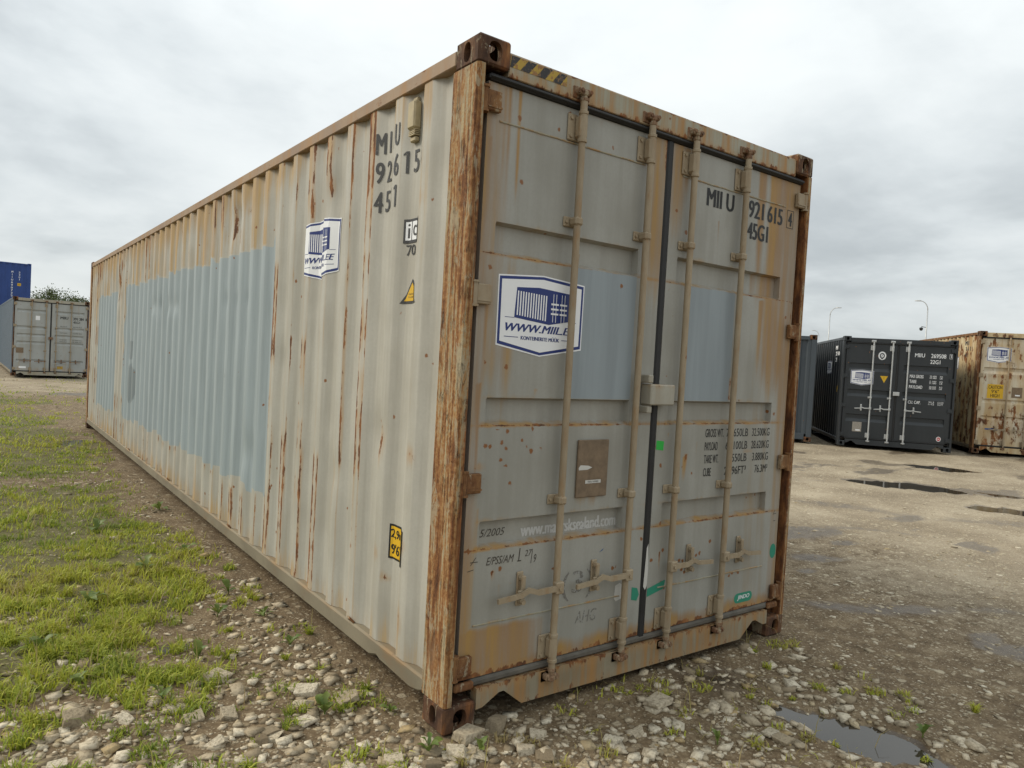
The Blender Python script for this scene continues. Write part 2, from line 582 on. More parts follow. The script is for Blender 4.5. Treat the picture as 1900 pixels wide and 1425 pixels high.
class D2:
    """flat art in (u, v) metres, in stacked layers"""
    def __init__(self):
        self.p = []

    def poly(self, pts, mat=0, layer=0):
        self.p.append((np.array(pts, float), [tuple(range(len(pts)))], mat, layer)); return self

    def rect(self, u0, v0, u1, v1, mat=0, layer=0):
        return self.poly([(u0, v0), (u1, v0), (u1, v1), (u0, v1)], mat, layer)

    def line(self, pts, wd, mat=0, layer=0):
        pts = [Vector((*p, 0)) for p in pts]
        for a, b in zip(pts[:-1], pts[1:]):
            d = (b - a)
            if d.length < 1e-6: continue
            d.normalize(); n = Vector((-d.y, d.x, 0)) * wd / 2; e = d * wd * 0.3
            self.poly([(a - e + n)[:2], (a - e - n)[:2], (b + e - n)[:2], (b + e + n)[:2]], mat, layer)
        return self

    def disc(self, u, v, r, mat=0, layer=0, n=20, ry=None):
        ry = ry or r
        return self.poly([(u + r * math.cos(2 * math.pi * k / n), v + ry * math.sin(2 * math.pi * k / n)) for k in range(n)], mat, layer)

    def text(self, s, u0, v0, u1, v1, mat=0, layer=0, bold=0.0, shear=0.0, rot=0.0):
        if s == '1' and not shear:
            h, st = v1 - v0, (u1 - u0) * .52
            self.poly([(u1 - st, v0), (u1, v0), (u1, v1), (u1 - st, v1)], mat, layer)
            return self.poly([(u0, v1 - .20 * h), (u0, v1 - .11 * h), (u1 - st, v1), (u1 - st, v1 - .12 * h)], mat, layer)
        V, F = text_mesh(s, shear)
        lo, hi = V.min(0), V.max(0)
        bd = bold * 2.2 * (v1 - v0)                     # heavier weight: the glyphs overprinted a little to each side
        if bd > 0 and not rot:
            self.text(s, u0, v0, u1 - 2 * bd, v1, mat, layer, 0, shear)
            self.text(s, u0 + bd, v0, u1 - bd, v1, mat, layer + .12, 0, shear)
            return self.text(s, u0 + 2 * bd, v0, u1, v1, mat, layer + .24, 0, shear)
        Q = (V - lo) / np.maximum(hi - lo, 1e-6) * [u1 - u0, v1 - v0] + [u0, v0]
        if rot:
            c = np.array([(u0 + u1) / 2, (v0 + v1) / 2]); q = Q - c
            Q = np.stack([q[:, 0] * math.cos(rot) - q[:, 1] * math.sin(rot), q[:, 0] * math.sin(rot) + q[:, 1] * math.cos(rot)], 1) + c
        self.p.append((Q, F, mat, layer)); return self

    def shift(self, du, dv, s=1.0):
        r = D2()
        r.p = [(V * s + [du, dv], F, a, b) for V, F, a, b in self.p]
        return r

    def door(self, name, mats, parent, y, gap=0.0006, first=0.0012):
        b = MB()
        for V, F, mt, ly in self.p:
            b.cur = mt
            yy = y - first - ly * gap
            b.add([(u, yy, v) for u, v in V], F)
        return b.build(name, mats, parent, recalc=False)

    def side(self, name, mats, parent, ymax, prof, breaks, gap=0.0007, first=0.0016, dented=False):
        """drape over the corrugated side wall: u runs towards the door end (-y)"""
        bm = bmesh.new()
        for V, F, mt, ly in self.p:
            vs = [bm.verts.new((ymax - u, v, ly)) for u, v in V]
            for f in F:
                try:
                    fc = bm.faces.new([vs[i] for i in f]); fc.material_index = mt
                except ValueError:
                    pass
        ys = [v.co.x for v in bm.verts]
        for yb in breaks:
            if min(ys) < yb < max(ys):
                bmesh.ops.bisect_plane(bm, geom=bm.verts[:] + bm.edges[:] + bm.faces[:], plane_co=(yb, 0, 0), plane_no=(1, 0, 0), dist=1e-5)
        if dented:
            first = .0026
            zs = [v.co.y for v in bm.verts]
            for zb in np.arange(math.floor(min(zs) / .04) * .04, max(zs), .04):
                bmesh.ops.bisect_plane(bm, geom=bm.verts[:] + bm.edges[:] + bm.faces[:], plane_co=(0, float(zb), 0), plane_no=(0, 1, 0), dist=1e-5)
        for v in bm.verts:
            y, z, ly = v.co
            v.co = (prof(y) - first - ly * gap + (float(dent(y, z)) if dented else 0.0), y, z)
        me = bpy.data.meshes.new(name)
        bm.to_mesh(me); bm.free()
        for mm in mats: me.materials.append(mm)
        return link(name, me, parent)


def logo_art(simple=False):
    a = D2()
    out = [(0, .337), (.243, .356), (.486, .337), (.484, .040), (.242, 0), (.002, .040)]
    c = np.array([.243, .178])

    def inset(d):
        r = []
        for u, v in out:
            su = -1 if u > .3 else (1 if u < .1 else 0)
            sv = -1 if v > .178 else 1
            r.append((u + su * d, v + sv * d))
        return r
    a.poly(out, 0, 0).poly(inset(.006), 1, 1).poly(inset(.018), 0, 2)
    a.poly([(.099, .292), (.222, .301), (.282, .283), (.285, .143), (.091, .162)], 1, 3)
    a.poly([(.222, .301), (.400, .289), (.402, .165), (.285, .143), (.282, .283)], 1, 3)
    top = lambda u: .292 - .004 - (u - .099) * .05
    bot = lambda u: .162 - (u - .091) * .098
    for k in range(12):
        u = .104 + k * .0142
        a.poly([(u, top(u) - .010), (u + .0068, top(u) - .0105), (u + .0055, bot(u) + .013), (u - .0013, bot(u) + .013)], 0, 4)
    for u in (.303, .320, .352, .369):
        a.rect(u, .156, u + .0028, .281, 0, 4)
    for v in (.232, .210, .189):
        a.rect(.292, v, .335, v + .008, 0, 5).rect(.343, v, .384, v + .008, 0, 5)
    a.rect(.042, .160, .092, .1625, 1, 3).rect(.402, .160, .444, .1625, 1, 3)
    a.text('WWW.MIIL.EE', .046, .103, .440, .137, 1, 3, bold=.03, shear=.3)
    a.text('KONTEINERITE MÜÜK', .132, .069, .350, .089, 1, 3, bold=.022)
    a.rect(.042, .077, .118, .080, 1, 3).rect(.362, .077, .436, .080, 1, 3)
    return a


LOGO = logo_art()
LOGO_MATS = [M['white'], M['navy']]

# ------------------------------------------------------------------ container pieces
W = 2.438
PITCH_C = 0.2805
XO, XI = 0.007, 0.043


def prof_side(y):
    s = (y - .3765) % PITCH_C
    if s < .072: return XO
    if s < .141: return XO + (XI - XO) * (s - .072) / .069
    if s < .2115: return XI
    return XI - (XI - XO) * (s - .2115) / .069


def breaks_side(y0, y1):
    r = []
    k0 = int((y0 - .3765) // PITCH_C) - 1
    k1 = int((y1 - .3765) // PITCH_C) + 2
    for k in range(k0, k1):
        for s in (0, .072, .141, .2115):
            y = .3765 + k * PITCH_C + s
            if y0 < y < y1: r.append(y)
    return r


S_PTS = [.004, .036, .068, .077, .107, .136, .146, .176, .207, .2165, .246, .276]


DENTS = [(3.6, 1.94, .07, .016), (3.32, 1.93, .06, .015), (3.05, 1.93, .06, .014), (6.2, 1.97, .08, .014), (5.75, 1.96, .08, .014), (5.45, 1.95, .08, .014), (6.55, 1.98, .08, .014),
         (3.4, 2.55, .14, .02), (2.9, 0.8, .13, .015), (1.47, 2.45, .12, .012), (.75, 1.2, .09, .012), (2.2, 1.5, .12, .012), (1.3, .9, .10, .012), (9.0, 2.3, .16, .02), (8.0, 1.5, .2, .012)]


def dent(y, z, z0=.182, z1=2.813, am=.004):
    y = np.asarray(y, float); z = np.asarray(z, float)
    k = (fbm(y * 2.2, z * 1.6, 3, 3) - .5) * 2 * am + (fbm(y * 6, z * 3, 8, 2) - .5) * am * 0.8
    for (dy, dz, rr, a) in DENTS:
        k = k + a * np.exp(-((y - dy) ** 2 + (z - dz) ** 2) / rr ** 2)
    return k * sstep(z, z0, z0 + .25) * (1 - sstep(z, z1 - .2, z1))


def side_sheet(name, L, z0, z1, mat, parent, mirror=False, rows=2, attrs=None, dents=0.0):
    ys = [0.188]
    k0 = -1
    while True:
        done = False
        for s in S_PTS:
            y = .3765 + k0 * PITCH_C + s
            if y > L - .188: done = True; break
            if y > .19: ys.append(y)
        if done: break
        k0 += 1
    ys.append(L - .188)
    ys = np.array(ys)
    zs = np.linspace(z0, z1, rows)
    X = np.array([prof_side(y) for y in ys])
    P = np.zeros((len(zs), len(ys), 3))
    Y2, Z2 = np.meshgrid(ys, zs)
    P[..., 0] = X[None, :]
    P[..., 1] = Y2
    P[..., 2] = Z2
    if dents > 0:
        P[..., 0] += dent(Y2, Z2)
    if mirror:
        P[..., 0] = W - P[..., 0]
    b = MB().grid(P)
    o = b.build(name, mat, parent, smooth=True, recalc=False)
    if attrs:
        for kx, v in attrs(Y2, Z2, ys).items():
            setattr_f(o.data, kx, v)
    return o


def ring_face(vs_rect, oval):
    """faces between a rectangle loop (4) and an oval loop (16): indices rect 0..3, oval 4..19 ; oval starts at angle 0 ccw, rect order (-,-),(+,-),(+,+),(-,+)"""
    q = [2, 3, 0, 1]
    fs = []
    n = 16
    for k in range(n):
        quad = q[k // 4]
        fs.append((quad, 4 + k, 4 + (k + 1) % n))
    for k, (a, b) in {4: (2, 3), 8: (3, 0), 12: (0, 1), 0: (1, 2)}.items():
        fs.append((a, b, 4 + k))
    return fs


def casting_mesh(sx, sy, sz):
    """ISO corner casting, holes on the outer x, outer y and outer z faces"""
    dx, dy, dz, b = .162, .178, .118, .009
    M1 = MB()
    vs = []

    def face(o, e1, e2, nrm, l1, l2, hole):
        # o: corner of face, spans e1*l1, e2*l2, nrm inward
        o = Vector(o); e1 = Vector(e1); e2 = Vector(e2); nrm = Vector(nrm)
        pts = [o + e1 * b + e2 * b, o + e1 * (l1 - b) + e2 * b, o + e1 * (l1 - b) + e2 * (l2 - b), o + e1 * b + e2 * (l2 - b)]
        if hole:
            c = o + e1 * l1 / 2 + e2 * l2 / 2
            ra, rb = hole
            ov = [c + e1 * ra * math.copysign(abs(math.cos(t)) ** .8, math.cos(t)) + e2 * rb * math.copysign(abs(math.sin(t)) ** .8, math.sin(t)) for t in [2 * math.pi * k / 16 for k in range(16)]]
            M1.add(pts + ov, ring_face(pts, ov))
            M1.add(ov + [p + nrm * .03 for p in ov], [(k, (k + 1) % 16, 16 + (k + 1) % 16, 16 + k) for k in range(16)])
        else:
            M1.add(pts, [(0, 1, 2, 3)])
    X, Y, Z = (1, 0, 0), (0, 1, 0), (0, 0, 1)
    face((0, 0, 0), Y, Z, X, dy, dz, (.026, .041))
    face((dx, 0, 0), Y, Z, (-1, 0, 0), dy, dz, None)
    face((0, 0, 0), X, Z, Y, dx, dz, (.033, .041))
    face((0, dy, 0), X, Z, (0, -1, 0), dx, dz, None)
    face((0, 0, dz), X, Y, (0, 0, -1), dx, dy, (.032, .06))
    face((0, 0, 0), X, Y, Z, dx, dy, None)
    # chamfers
    bx = MB().box(0, dx, 0, dy, 0, dz, b)
    M1.add(bx.v, [f for f in bx.f if not _is_big(bx.v, f, dx, dy, dz)])
    fx = lambda p: (p[0] if sx > 0 else -p[0], p[1] if sy > 0 else -p[1], p[2] if sz > 0 else -p[2])
    M1.v = [fx(p) for p in M1.v]
    return M1


def _is_big(v, f, dx, dy, dz):
    P = np.array([v[i] for i in f])
    ext = P.max(0) - P.min(0)
    return len(f) == 4 and (ext < 1e-6).sum() == 1


def bolt(b, x, y, z, r=.008, d=.007):
    b.tube([(x, y, z), (x, y - d, z)], r, 6)


def locking_rod(parent, x, yr, z0, z1, mats, hz, hdir, zu, zl, clamps, yd, detail=True):
    """one door lock bar with its cams, brackets and handle; yd is the door plane"""
    mr, mc, mh = mats
    n = 14 if detail else 8
    r = .0165
    rod = MB().tube([(x, yr, z0 + .07), (x, yr, z1 - .07)], r, n).build('locking_rod', mr, parent, smooth=True, angle=40)
    for top in (True, False):
        s = 1 if top else -1
        zc = (z1 - .035) if top else (z0 + .035)
        c = MB()
        c.lathe(x, yr, [(.015, zc - s * .045), (.019, zc - s * .04), (.019, zc - s * .028), (.014, zc - s * .024), (.013, zc)], n)
        c.box(x - .036, x - .012, yr - .012, yr + .025, zc - .014, zc + .016, .006)
        c.box(x + .008, x + .036, yr - .014, yr + .022, zc - .016, zc + .013, .006)
        c.box(x - .018, x + .014, yr - .016, yr + .014, zc - .020, zc + .006, .005)
        c.tube([(x + .026, yr - .018, zc), (x + .026, yr - .004, zc)], .010, 8)
        c.tube([(x - .024, yr - .017, zc + .002), (x - .024, yr, zc + .002)], .009, 8)
        c.box(x - .05, x + .05, yr + .018, yr + .034, zc - .030, zc + .026, .005)
        c.build('cam', mc, rod)
    for (a, bz) in (zu, zl):
        c = MB()
        c.box(x - .058, x + .034, yd - .010, yd, a, bz, .004)
        c.box(x - .0225, x + .024, yr - .0165, yd - .006, a + .006, bz - .006, .012)
        c.lathe(x, yr, [(.018, a - .012), (.0225, a - .009), (.0225, a + .004), (.0195, a + .006), (.0195, bz - .006), (.0225, bz - .004), (.0225, bz + .009), (.018, bz + .012)], n)
        if detail:
            for zz in (a + .02, bz - .02):
                bolt(c, x - .042, yd - .010, zz, .0085)
        br = c.build('bracket', mr, rod, smooth=True, angle=35)
    for zc in clamps:
        c = MB()
        c.box(x - .052, x + .036, yd - .010, yd, zc - .023, zc + .023, .004)
        c.box(x - .0225, x + .0225, yr - .0215, yd - .006, zc - .021, zc + .021, .010)
        if detail:
            bolt(c, x - .040, yd - .010, zc, .008)
            bolt(c, x + .029, yd - .010, zc, .006, .003)
        c.build('clamp', mr, rod, smooth=True, angle=35)
    if hdir:
        h = MB()
        s = hdir
        yh = yr - .022
        h.box(x - .024, x + .024, yh - .010, yr, hz - .028, hz + .028, .005)          # hub plates
        h.tube([(x, yh - .018, hz), (x, yh + .004, hz)], .011, 8)
        pts = [(x + s * .02, yh - .002, hz), (x + s * .12, yh + .002, hz - .004), (x + s * .17, yh + .006, hz + .012), (x + s * .21, yh + .006, hz - .006), (x + s * .335, yh + .010, hz - .016)]
        for (p0, p1, hh) in zip(pts[:-1], pts[1:], (.013, .012, .012, .011)):
            x0, x1 = sorted((p0[0], p1[0]))
            za, zb = (p0[2], p1[2]) if p0[0] < p1[0] else (p1[2], p0[2])
            ya, yb = (p0[1], p1[1]) if p0[0] < p1[0] else (p1[1], p0[1])
            vs = [(x0, ya - .006, za - hh), (x1, yb - .006, zb - hh), (x1, yb - .006, zb + hh), (x0, ya - .006, za + hh),
                  (x0, ya + .006, za - hh), (x1, yb + .006, zb - hh), (x1, yb + .006, zb + hh), (x0, ya + .006, za + hh)]
            h.add(vs, [(0, 1, 2, 3), (4, 7, 6, 5), (0, 4, 5, 1), (3, 2, 6, 7), (0, 3, 7, 4), (1, 5, 6, 2)])
        h.build('handle', mh, rod)
        k = MB()                                                                        # catch and retainer on the door
        xc = x + s * .185
        k.box(xc - .018, xc + .018, yd - .010, yd, hz - .07, hz + .085, .004)
        k.tube([(xc, yd - .012, hz + .06), (xc, yd - .034, hz + .06)], .014, 8)
        k.box(xc - .012, xc + .012, yd - .038, yd - .026, hz - .005, hz + .072, .004)
        k.box(xc - .004, xc + s * .03, yd - .042, yd - .030, hz - .016, hz + .010, .004)
        k.box(xc - .014, xc + .014, yd - .040, yd - .008, hz - .052, hz - .030, .006)
        k.tube([(xc, yd - .014, hz - .046), (xc, yd - .044, hz - .046)], .012, 8)
        k.build('handle_catch', mh, rod)
    return rod


def door_sheet(parent, x0, x1, z0, z1, gx0, gx1, grooves, mat, yd, step=.013, depth=.036, attrs=None, coarse=False, gs=.014):
    """one door leaf: pressed sheet with horizontal recesses and a returned edge"""
    def lines(a, b, crit, st):
        c = sorted(set([a, b] + [v for v in crit if a < v < b]))
        out = []
        for p, q in zip(c[:-1], c[1:]):
            n = max(1, int(round((q - p) / st)))
            out += [p + (q - p) * i / n for i in range(n)]
        return np.array(out + [b])
    st = 10 if coarse else step
    cx = [gx0, gx0 + .004, gx1 - .004, gx1]
    cz = []
    for a, b in grooves:
        cz += [a, a + gs, b - .010, b]
    xs = lines(x0, x1, cx, st)
    zs = lines(z0, z1, cz, st)
    X, Z = np.meshgrid(xs, zs)
    g = np.zeros_like(X)
    for a, b in grooves:
        g = np.maximum(g, np.clip(np.minimum((Z - a) / gs, (b - Z) / .010), 0, 1))
    g *= np.clip(np.minimum((X - gx0) / .004, (gx1 - X) / .004), 0, 1)
    Y = yd + depth * g
    if not coarse:
        inside = sstep(X, gx0, gx0 + .1) * (1 - sstep(X, gx1 - .1, gx1))
        Y = Y + (fbm(X * 3, Z * 2.5, 21, 3) - .5) * .0016 * inside
    b = MB().grid(np.stack([X, Y, Z], -1))
    nv = len(b.v)
    loop = [(x0, z0), (x1, z0), (x1, z1), (x0, z1)]
    for (p, q) in zip(loop, loop[1:] + loop[:1]):
        b.add([(p[0], yd, p[1]), (q[0], yd, q[1]), (q[0], yd + .055, q[1]), (p[0], yd + .055, p[1])], [(0, 1, 2, 3)])
    o = b.build('door', mat, parent, recalc=False)
    me = o.data
    if attrs:
        for k, v in attrs(X, Z, g).items():
            vv = np.zeros(len(me.vertices)); vv[:nv] = v.ravel()
            setattr_f(me, k, vv)
    return o


def frame(root, L, H, mats, bot=(.087, .18), top=.0, sill=None):
    """posts, castings, rails, header, sill, roof, floor: shared by every container"""
    zt0, zt1 = H - .108, H
    for ix, sx in ((0, 1), (1, -1)):
        for iy, sy in ((0, 1), (1, -1)):
            for iz in (0, 1):
                o = casting_mesh(sx, sy, 1 if iz else -1).build('corner_casting', mats['casting'], root, recalc=False)
                o.location = (W * ix, L * iy, (H + .004 - .118) if iz else .118)
            # post
            poly = [(0, .188), (0, .009), (.009, 0), (.036, 0), (.041, .006), (.041, .06), (.072, .06), (.072, .188)]
            if iy:
                poly = [(0, .17), (0, .008), (.008, 0), (.12, 0), (.12, .17)]
            P = [((p[0] if ix == 0 else W - p[0]), (p[1] if iy == 0 else L - p[1])) for p in poly]
            b = MB()
            zs = np.linspace(.118, H - .114, 40 if (L > 12 and H > 2.7 and iy == 0) else 2)
            n = len(P)
            vs = [(px, py, z) for z in zs for px, py in P]
            fs = [(i * n + k, i * n + (k + 1) % n, (i + 1) * n + (k + 1) % n, (i + 1) * n + k) for i in range(len(zs) - 1) for k in range(n)]
            po = b.add(vs, fs).build('corner_post', mats['post'], root)
            if len(zs) > 2:
                w_ = [.10, .18, .32, .48, .66, .8, .8, 0]
                setattr_f(po.data, 'rust', [w_[k] + .35 * (vnoise(z * 2.3, 1.0, 44) - .5) * (w_[k] > .1) for z in zs for k in range(n)])
        xo = lambda v: v if ix == 0 else W - v
        MB().box(xo(0), xo(.06), .178, L - .178, H - .086, H - .023, .004).build('top_side_rail', mats['toprail'], root)
        zb, zt = bot
        b = MB()
        pr = [(.002, zb + .012), (.014, zb), (.075, zb), (.075, zt + .001), (.012, zt), (.002, zt - .008)]
        n = len(pr)
        ysl = [.172, .23, .30, .60, .64, .72, L - .172] if L > 12 else [.172, L - .172]
        for yy in ysl:
            dz = 0.0
            if L > 12:
                dz = {.172: .035, .23: .012, .60: .012, .64: .024}.get(yy, 0)
            for (px, pz) in pr:
                b.v.append((xo(px), yy, pz + (dz if pz < zb + .02 else 0)))
        for i in range(len(ysl) - 1):
            for k in range(n):
                b.f.append((i * n + k, i * n + (k + 1) % n, (i + 1) * n + (k + 1) % n, (i + 1) * n + k)); b.m.append(0)
        b.build('bottom_side_rail', mats['botrail'], root)
    MB().box(.162, W - .162, .012, .09, H - .134, H - .034, .004).build('door_header', mats['header'], root)
    MB().box(.165, W - .165, .02, .16, H - .0335, H - .030).build('header_extension_plate', mats['header'], root)
    s = sill or [(.165, .166), (.165, .075), (.20, .078), (.285, .125), (.312, .126), (.415, .045), (W - .42, .036), (W - .31, .122), (W - .28, .124), (W - .20, .085), (W - .165, .085), (W - .165, .166)]
    MB().prism(s, 'y', .006, .05).build('door_sill', mats.get('sill', mats['header']), root)
    MB().box(.165, W - .165, L - .09, L - .012, H - .12, H - .03, .004).build('rear_header', mats['toprail'], root)
    MB().box(.165, W - .165, L - .06, L - .012, .05, .2, .004).build('rear_sill', mats['botrail'], root)
    # roof with transverse corrugations
    yy = [.15]; zz = [0]
    k = .3
    while k < L - .3:
        yy += [k, k + .02, k + .12, k + .14]; zz += [0, -.02, -.02, 0]; k += .21
    yy.append(L - .15); zz.append(0)
    P = np.zeros((len(yy), 2, 3))
    P[:, 0, 0] = .05; P[:, 1, 0] = W - .05; P[..., 1] = np.array(yy)[:, None]; P[..., 2] = H - .026 + np.array(zz)[:, None]
    MB().grid(P).build('roof', mats['toprail'], root, recalc=False)
    b = MB().box(.06, W - .06, .06, L - .06, .155, .18)
    yv = .6
    while yv < L - .3:
        b.box(.06, W - .06, yv, yv + .05, .06, .154); yv += .6
    b.build('floor', M['dark'], root)


def end_wall(root, L, H, mat):
    xs = [.12]; y = [0]
    k = .2
    while k < W - .35:
        xs += [k, k + .04, k + .12, k + .16]; y += [0, .04, .04, 0]; k += .25
    xs.append(W - .12); y.append(0)
    P = np.zeros((2, len(xs), 3))
    P[..., 0] = np.array(xs)[None]; P[..., 1] = L - .03 - np.array(y)[None]
    P[0, :, 2] = .19; P[1, :, 2] = H - .1
    MB().grid(P).build('end_wall', mat, root, recalc=False)


def hinges(door, left, zs, mat, yd, x_edge, hx=.09, hh=.042):
    for z in zs:
        b = MB()
        s = 1 if left else -1
        e = x_edge
        b.box(e - s * .020, e + s * hx * .60, yd - .028, yd - .004, z - hh, z + hh, .004)
        b.box(e - s * .020, e + s * hx * .60, yd - .032, yd - .027, z - hh + .012, z - hh + .020)
        b.tube([(e - s * .028, yd - .018, z - hh - .004), (e - s * .028, yd - .018, z + hh + .004)], .015, 10)
        b.tube([(e - s * .028, yd - .018, z + hh + .003), (e - s * .028, yd - .018, z + hh + .012)], .020, 10)
        b.tube([(e - s * .028, yd - .018, z - hh - .012), (e - s * .028, yd - .018, z - hh - .003)], .020, 10)
        b.build('hinge', mat, door)


def gaskets(root, H, xl, xr, zb, mats, yd, door_x):
    b = MB()
    zt = H - .134
    b.box(.070, W - .068, yd - .020, yd + .05, zt - .030, zt - .002, .008)
    b.box(.074, W - .072, yd - .026, yd - .012, zt - .024, zt - .010, .005)
    b.build('top_gasket', mats[0], root)
    MB().box(xl + .003, xr - .003, yd - .006, yd + .06, zb - .03, zt - .002, .008).build('centre_gasket', mats[0], root)
    b = MB()
    b.box(door_x[0] + .06, W - door_x[0] - .06, yd - .010, yd + .05, zb - .038, zb - .004, .010)
    b.build('bottom_gasket', mats[1], root)
    for s in (0, 1):
        xa, xb = (.0725, door_x[0] - .002) if s == 0 else (door_x[1] + .002, W - .0725)
        if xb - xa < .004: continue
        MB().box(xa, xb, yd - .002, yd + .06, zb, zt - .03, .006).build('side_gasket', mats[0], root)


# ------------------------------------------------------------------ the main container
def streaks(X, Z, lst):
    r = np.zeros_like(X)
    for (x, zt, ln, wd, am) in lst:
        dz = (zt - Z) / ln
        xx = x + (vnoise(Z * 5, Z * 0 + x * 31, 5) - .5) * .012
        r = np.maximum(r, am * np.exp(-((X - xx) / wd) ** 2) * np.where(dz < -.02, 0, np.clip(1 - dz, 0, 1) ** .7))
    return r


def side_attrs(Y, Z, ys):
    s = (Y - .3765) % PITCH_C
    k = np.floor((Y - .3765) / PITCH_C)
    rk = _hash(k, k * 0, 3); rk2 = _hash(k, k * 0 + 4, 9); rk3 = _hash(k, k * 0 + 2, 17)
    d = np.minimum(np.minimum(s, np.abs(s - .072)), PITCH_C - s)
    e = np.exp(-(d / .012) ** 2)
    outer = ((s < .078) | (s > PITCH_C - .006)).astype(float)
    flank = ((s > .2)).astype(float) * (1 - outer)
    vz = fbm(Z * 3.0, k * 7.3, 2, 3)
    rust = e * (.15 + .54 * rk * vz + .20 * (rk2 > .72)) + outer * (.34 * (rk > .5) * sstep(vz, .45, .68))
    far = sstep(Y, 1.0, 4.0)
    stain = outer * (.06 + .34 * rk2 * sstep(vz, .3, .7)) + flank * .12 * rk3 + far * .26 * sstep(Z, 1.6, 2.3) + .38 * sstep(Z, 2.5, 2.8) + .40 * (1 - sstep(Z, .19, .42)) + .12 * far
    stain += .30 * (rk3 > .6) * outer * sstep(Z + .5 * (vz - .5), 1.5, 2.4)
    # gouges and scrapes
    for (gy, gz, ry, rz, am) in [(3.45, 2.52, .05, .22, .55), (3.7, 2.46, .03, .12, .5), (3.25, 2.42, .04, .10, .6), (3.12, 2.6, .05, .05, .5), (9.0, 2.4, .18, .14, .55), (8.75, 2.6, .15, .08, .55), (6.4, 2.45, .03, .15, .5),
                                 (.43, 2.30, .03, .05, .5), (1.5, 2.52, .04, .09, .6), (1.77, 2.42, .03, .13, .6), (.72, 1.15, .05, .13, .55), (.41, 1.12, .05, .06, .5), (.43, .70, .03, .06, .5), (.43, .34, .03, .09, .55),
                                 (1.0, 2.45, .03, .12, .6), (.70, .60, .03, .05, .45), (.62, .50, .04, .03, .6), (2.2, 1.0, .02, .22, .5), (1.29, 1.7, .03, .25, .3), (4.4, .36, .03, .09, .55), (5.3, .36, .05, .1, .4), (.985, .65, .02, .3, .35),
                                 (.75, 1.9, .02, .5, .4), (1.27, .9, .03, .25, .3), (2.15, .62, .03, .1, .5), (2.4, 1.4, .05, 1.1, .30)]:
        rust = np.maximum(rust, am * np.exp(-((Y - gy) / ry) ** 2 - ((Z - gz) / rz) ** 2) + rust * .6)
    h1 = _hash(np.floor(Y / .21), Y * 0, 31); h2 = _hash(np.floor(Y / .17), Y * 0, 32)
    zt = 2.285 + .030 * (h1 - .5) * 2 + .05 * (Y < 2.55) + (fbm(Y * 9, Z * 9, 4, 3) - .5) * .03
    zb = .555 + .045 * (h2 - .5) * 2 + (fbm(Y * 9, Z * 9, 5, 3) - .5) * .03
    wob = (fbm(Y * 0 + 2, Z * 4, 6, 3) - .5) * .12
    w_ = .014

    def inside(y0, y1, za, zb_):
        return np.clip(np.minimum(np.minimum((Y - y0) / .02, (y1 - Y) / .02), np.minimum((Z - za) / w_, (zb_ - Z) / w_)) * .5 + .5, 0, 1)
    p = np.maximum(inside(2.455 + wob * .25, 8.5 + wob, zb, zt), inside(9.25 + wob * .6, 11.03, zb - .03, zt - .045))
    p2 = np.maximum(np.exp(-((Y - 7.85) / .33) ** 2 - ((Z - 1.02) / .30) ** 2), np.exp(-((Y - 7.95) / .22) ** 2 - ((Z - 1.45) / .14) ** 2)) * 1.05
    p2 = np.maximum(p2, .5 * np.exp(-((Y - 3.55) / .28) ** 2 - ((Z - 1.35) / .16) ** 2)) * (p > .5)
    rust = rust * (1 - .92 * p)
    stain = stain * (1 - p)
    sp = .004 + .03 * outer * rk
    return dict(rust=rust, stain=stain, patch=p, patch2=p2, speck=sp * (1 - p))


GROOVES = [(.762, .885), (1.297, 1.418), (2.027, 2.163)]


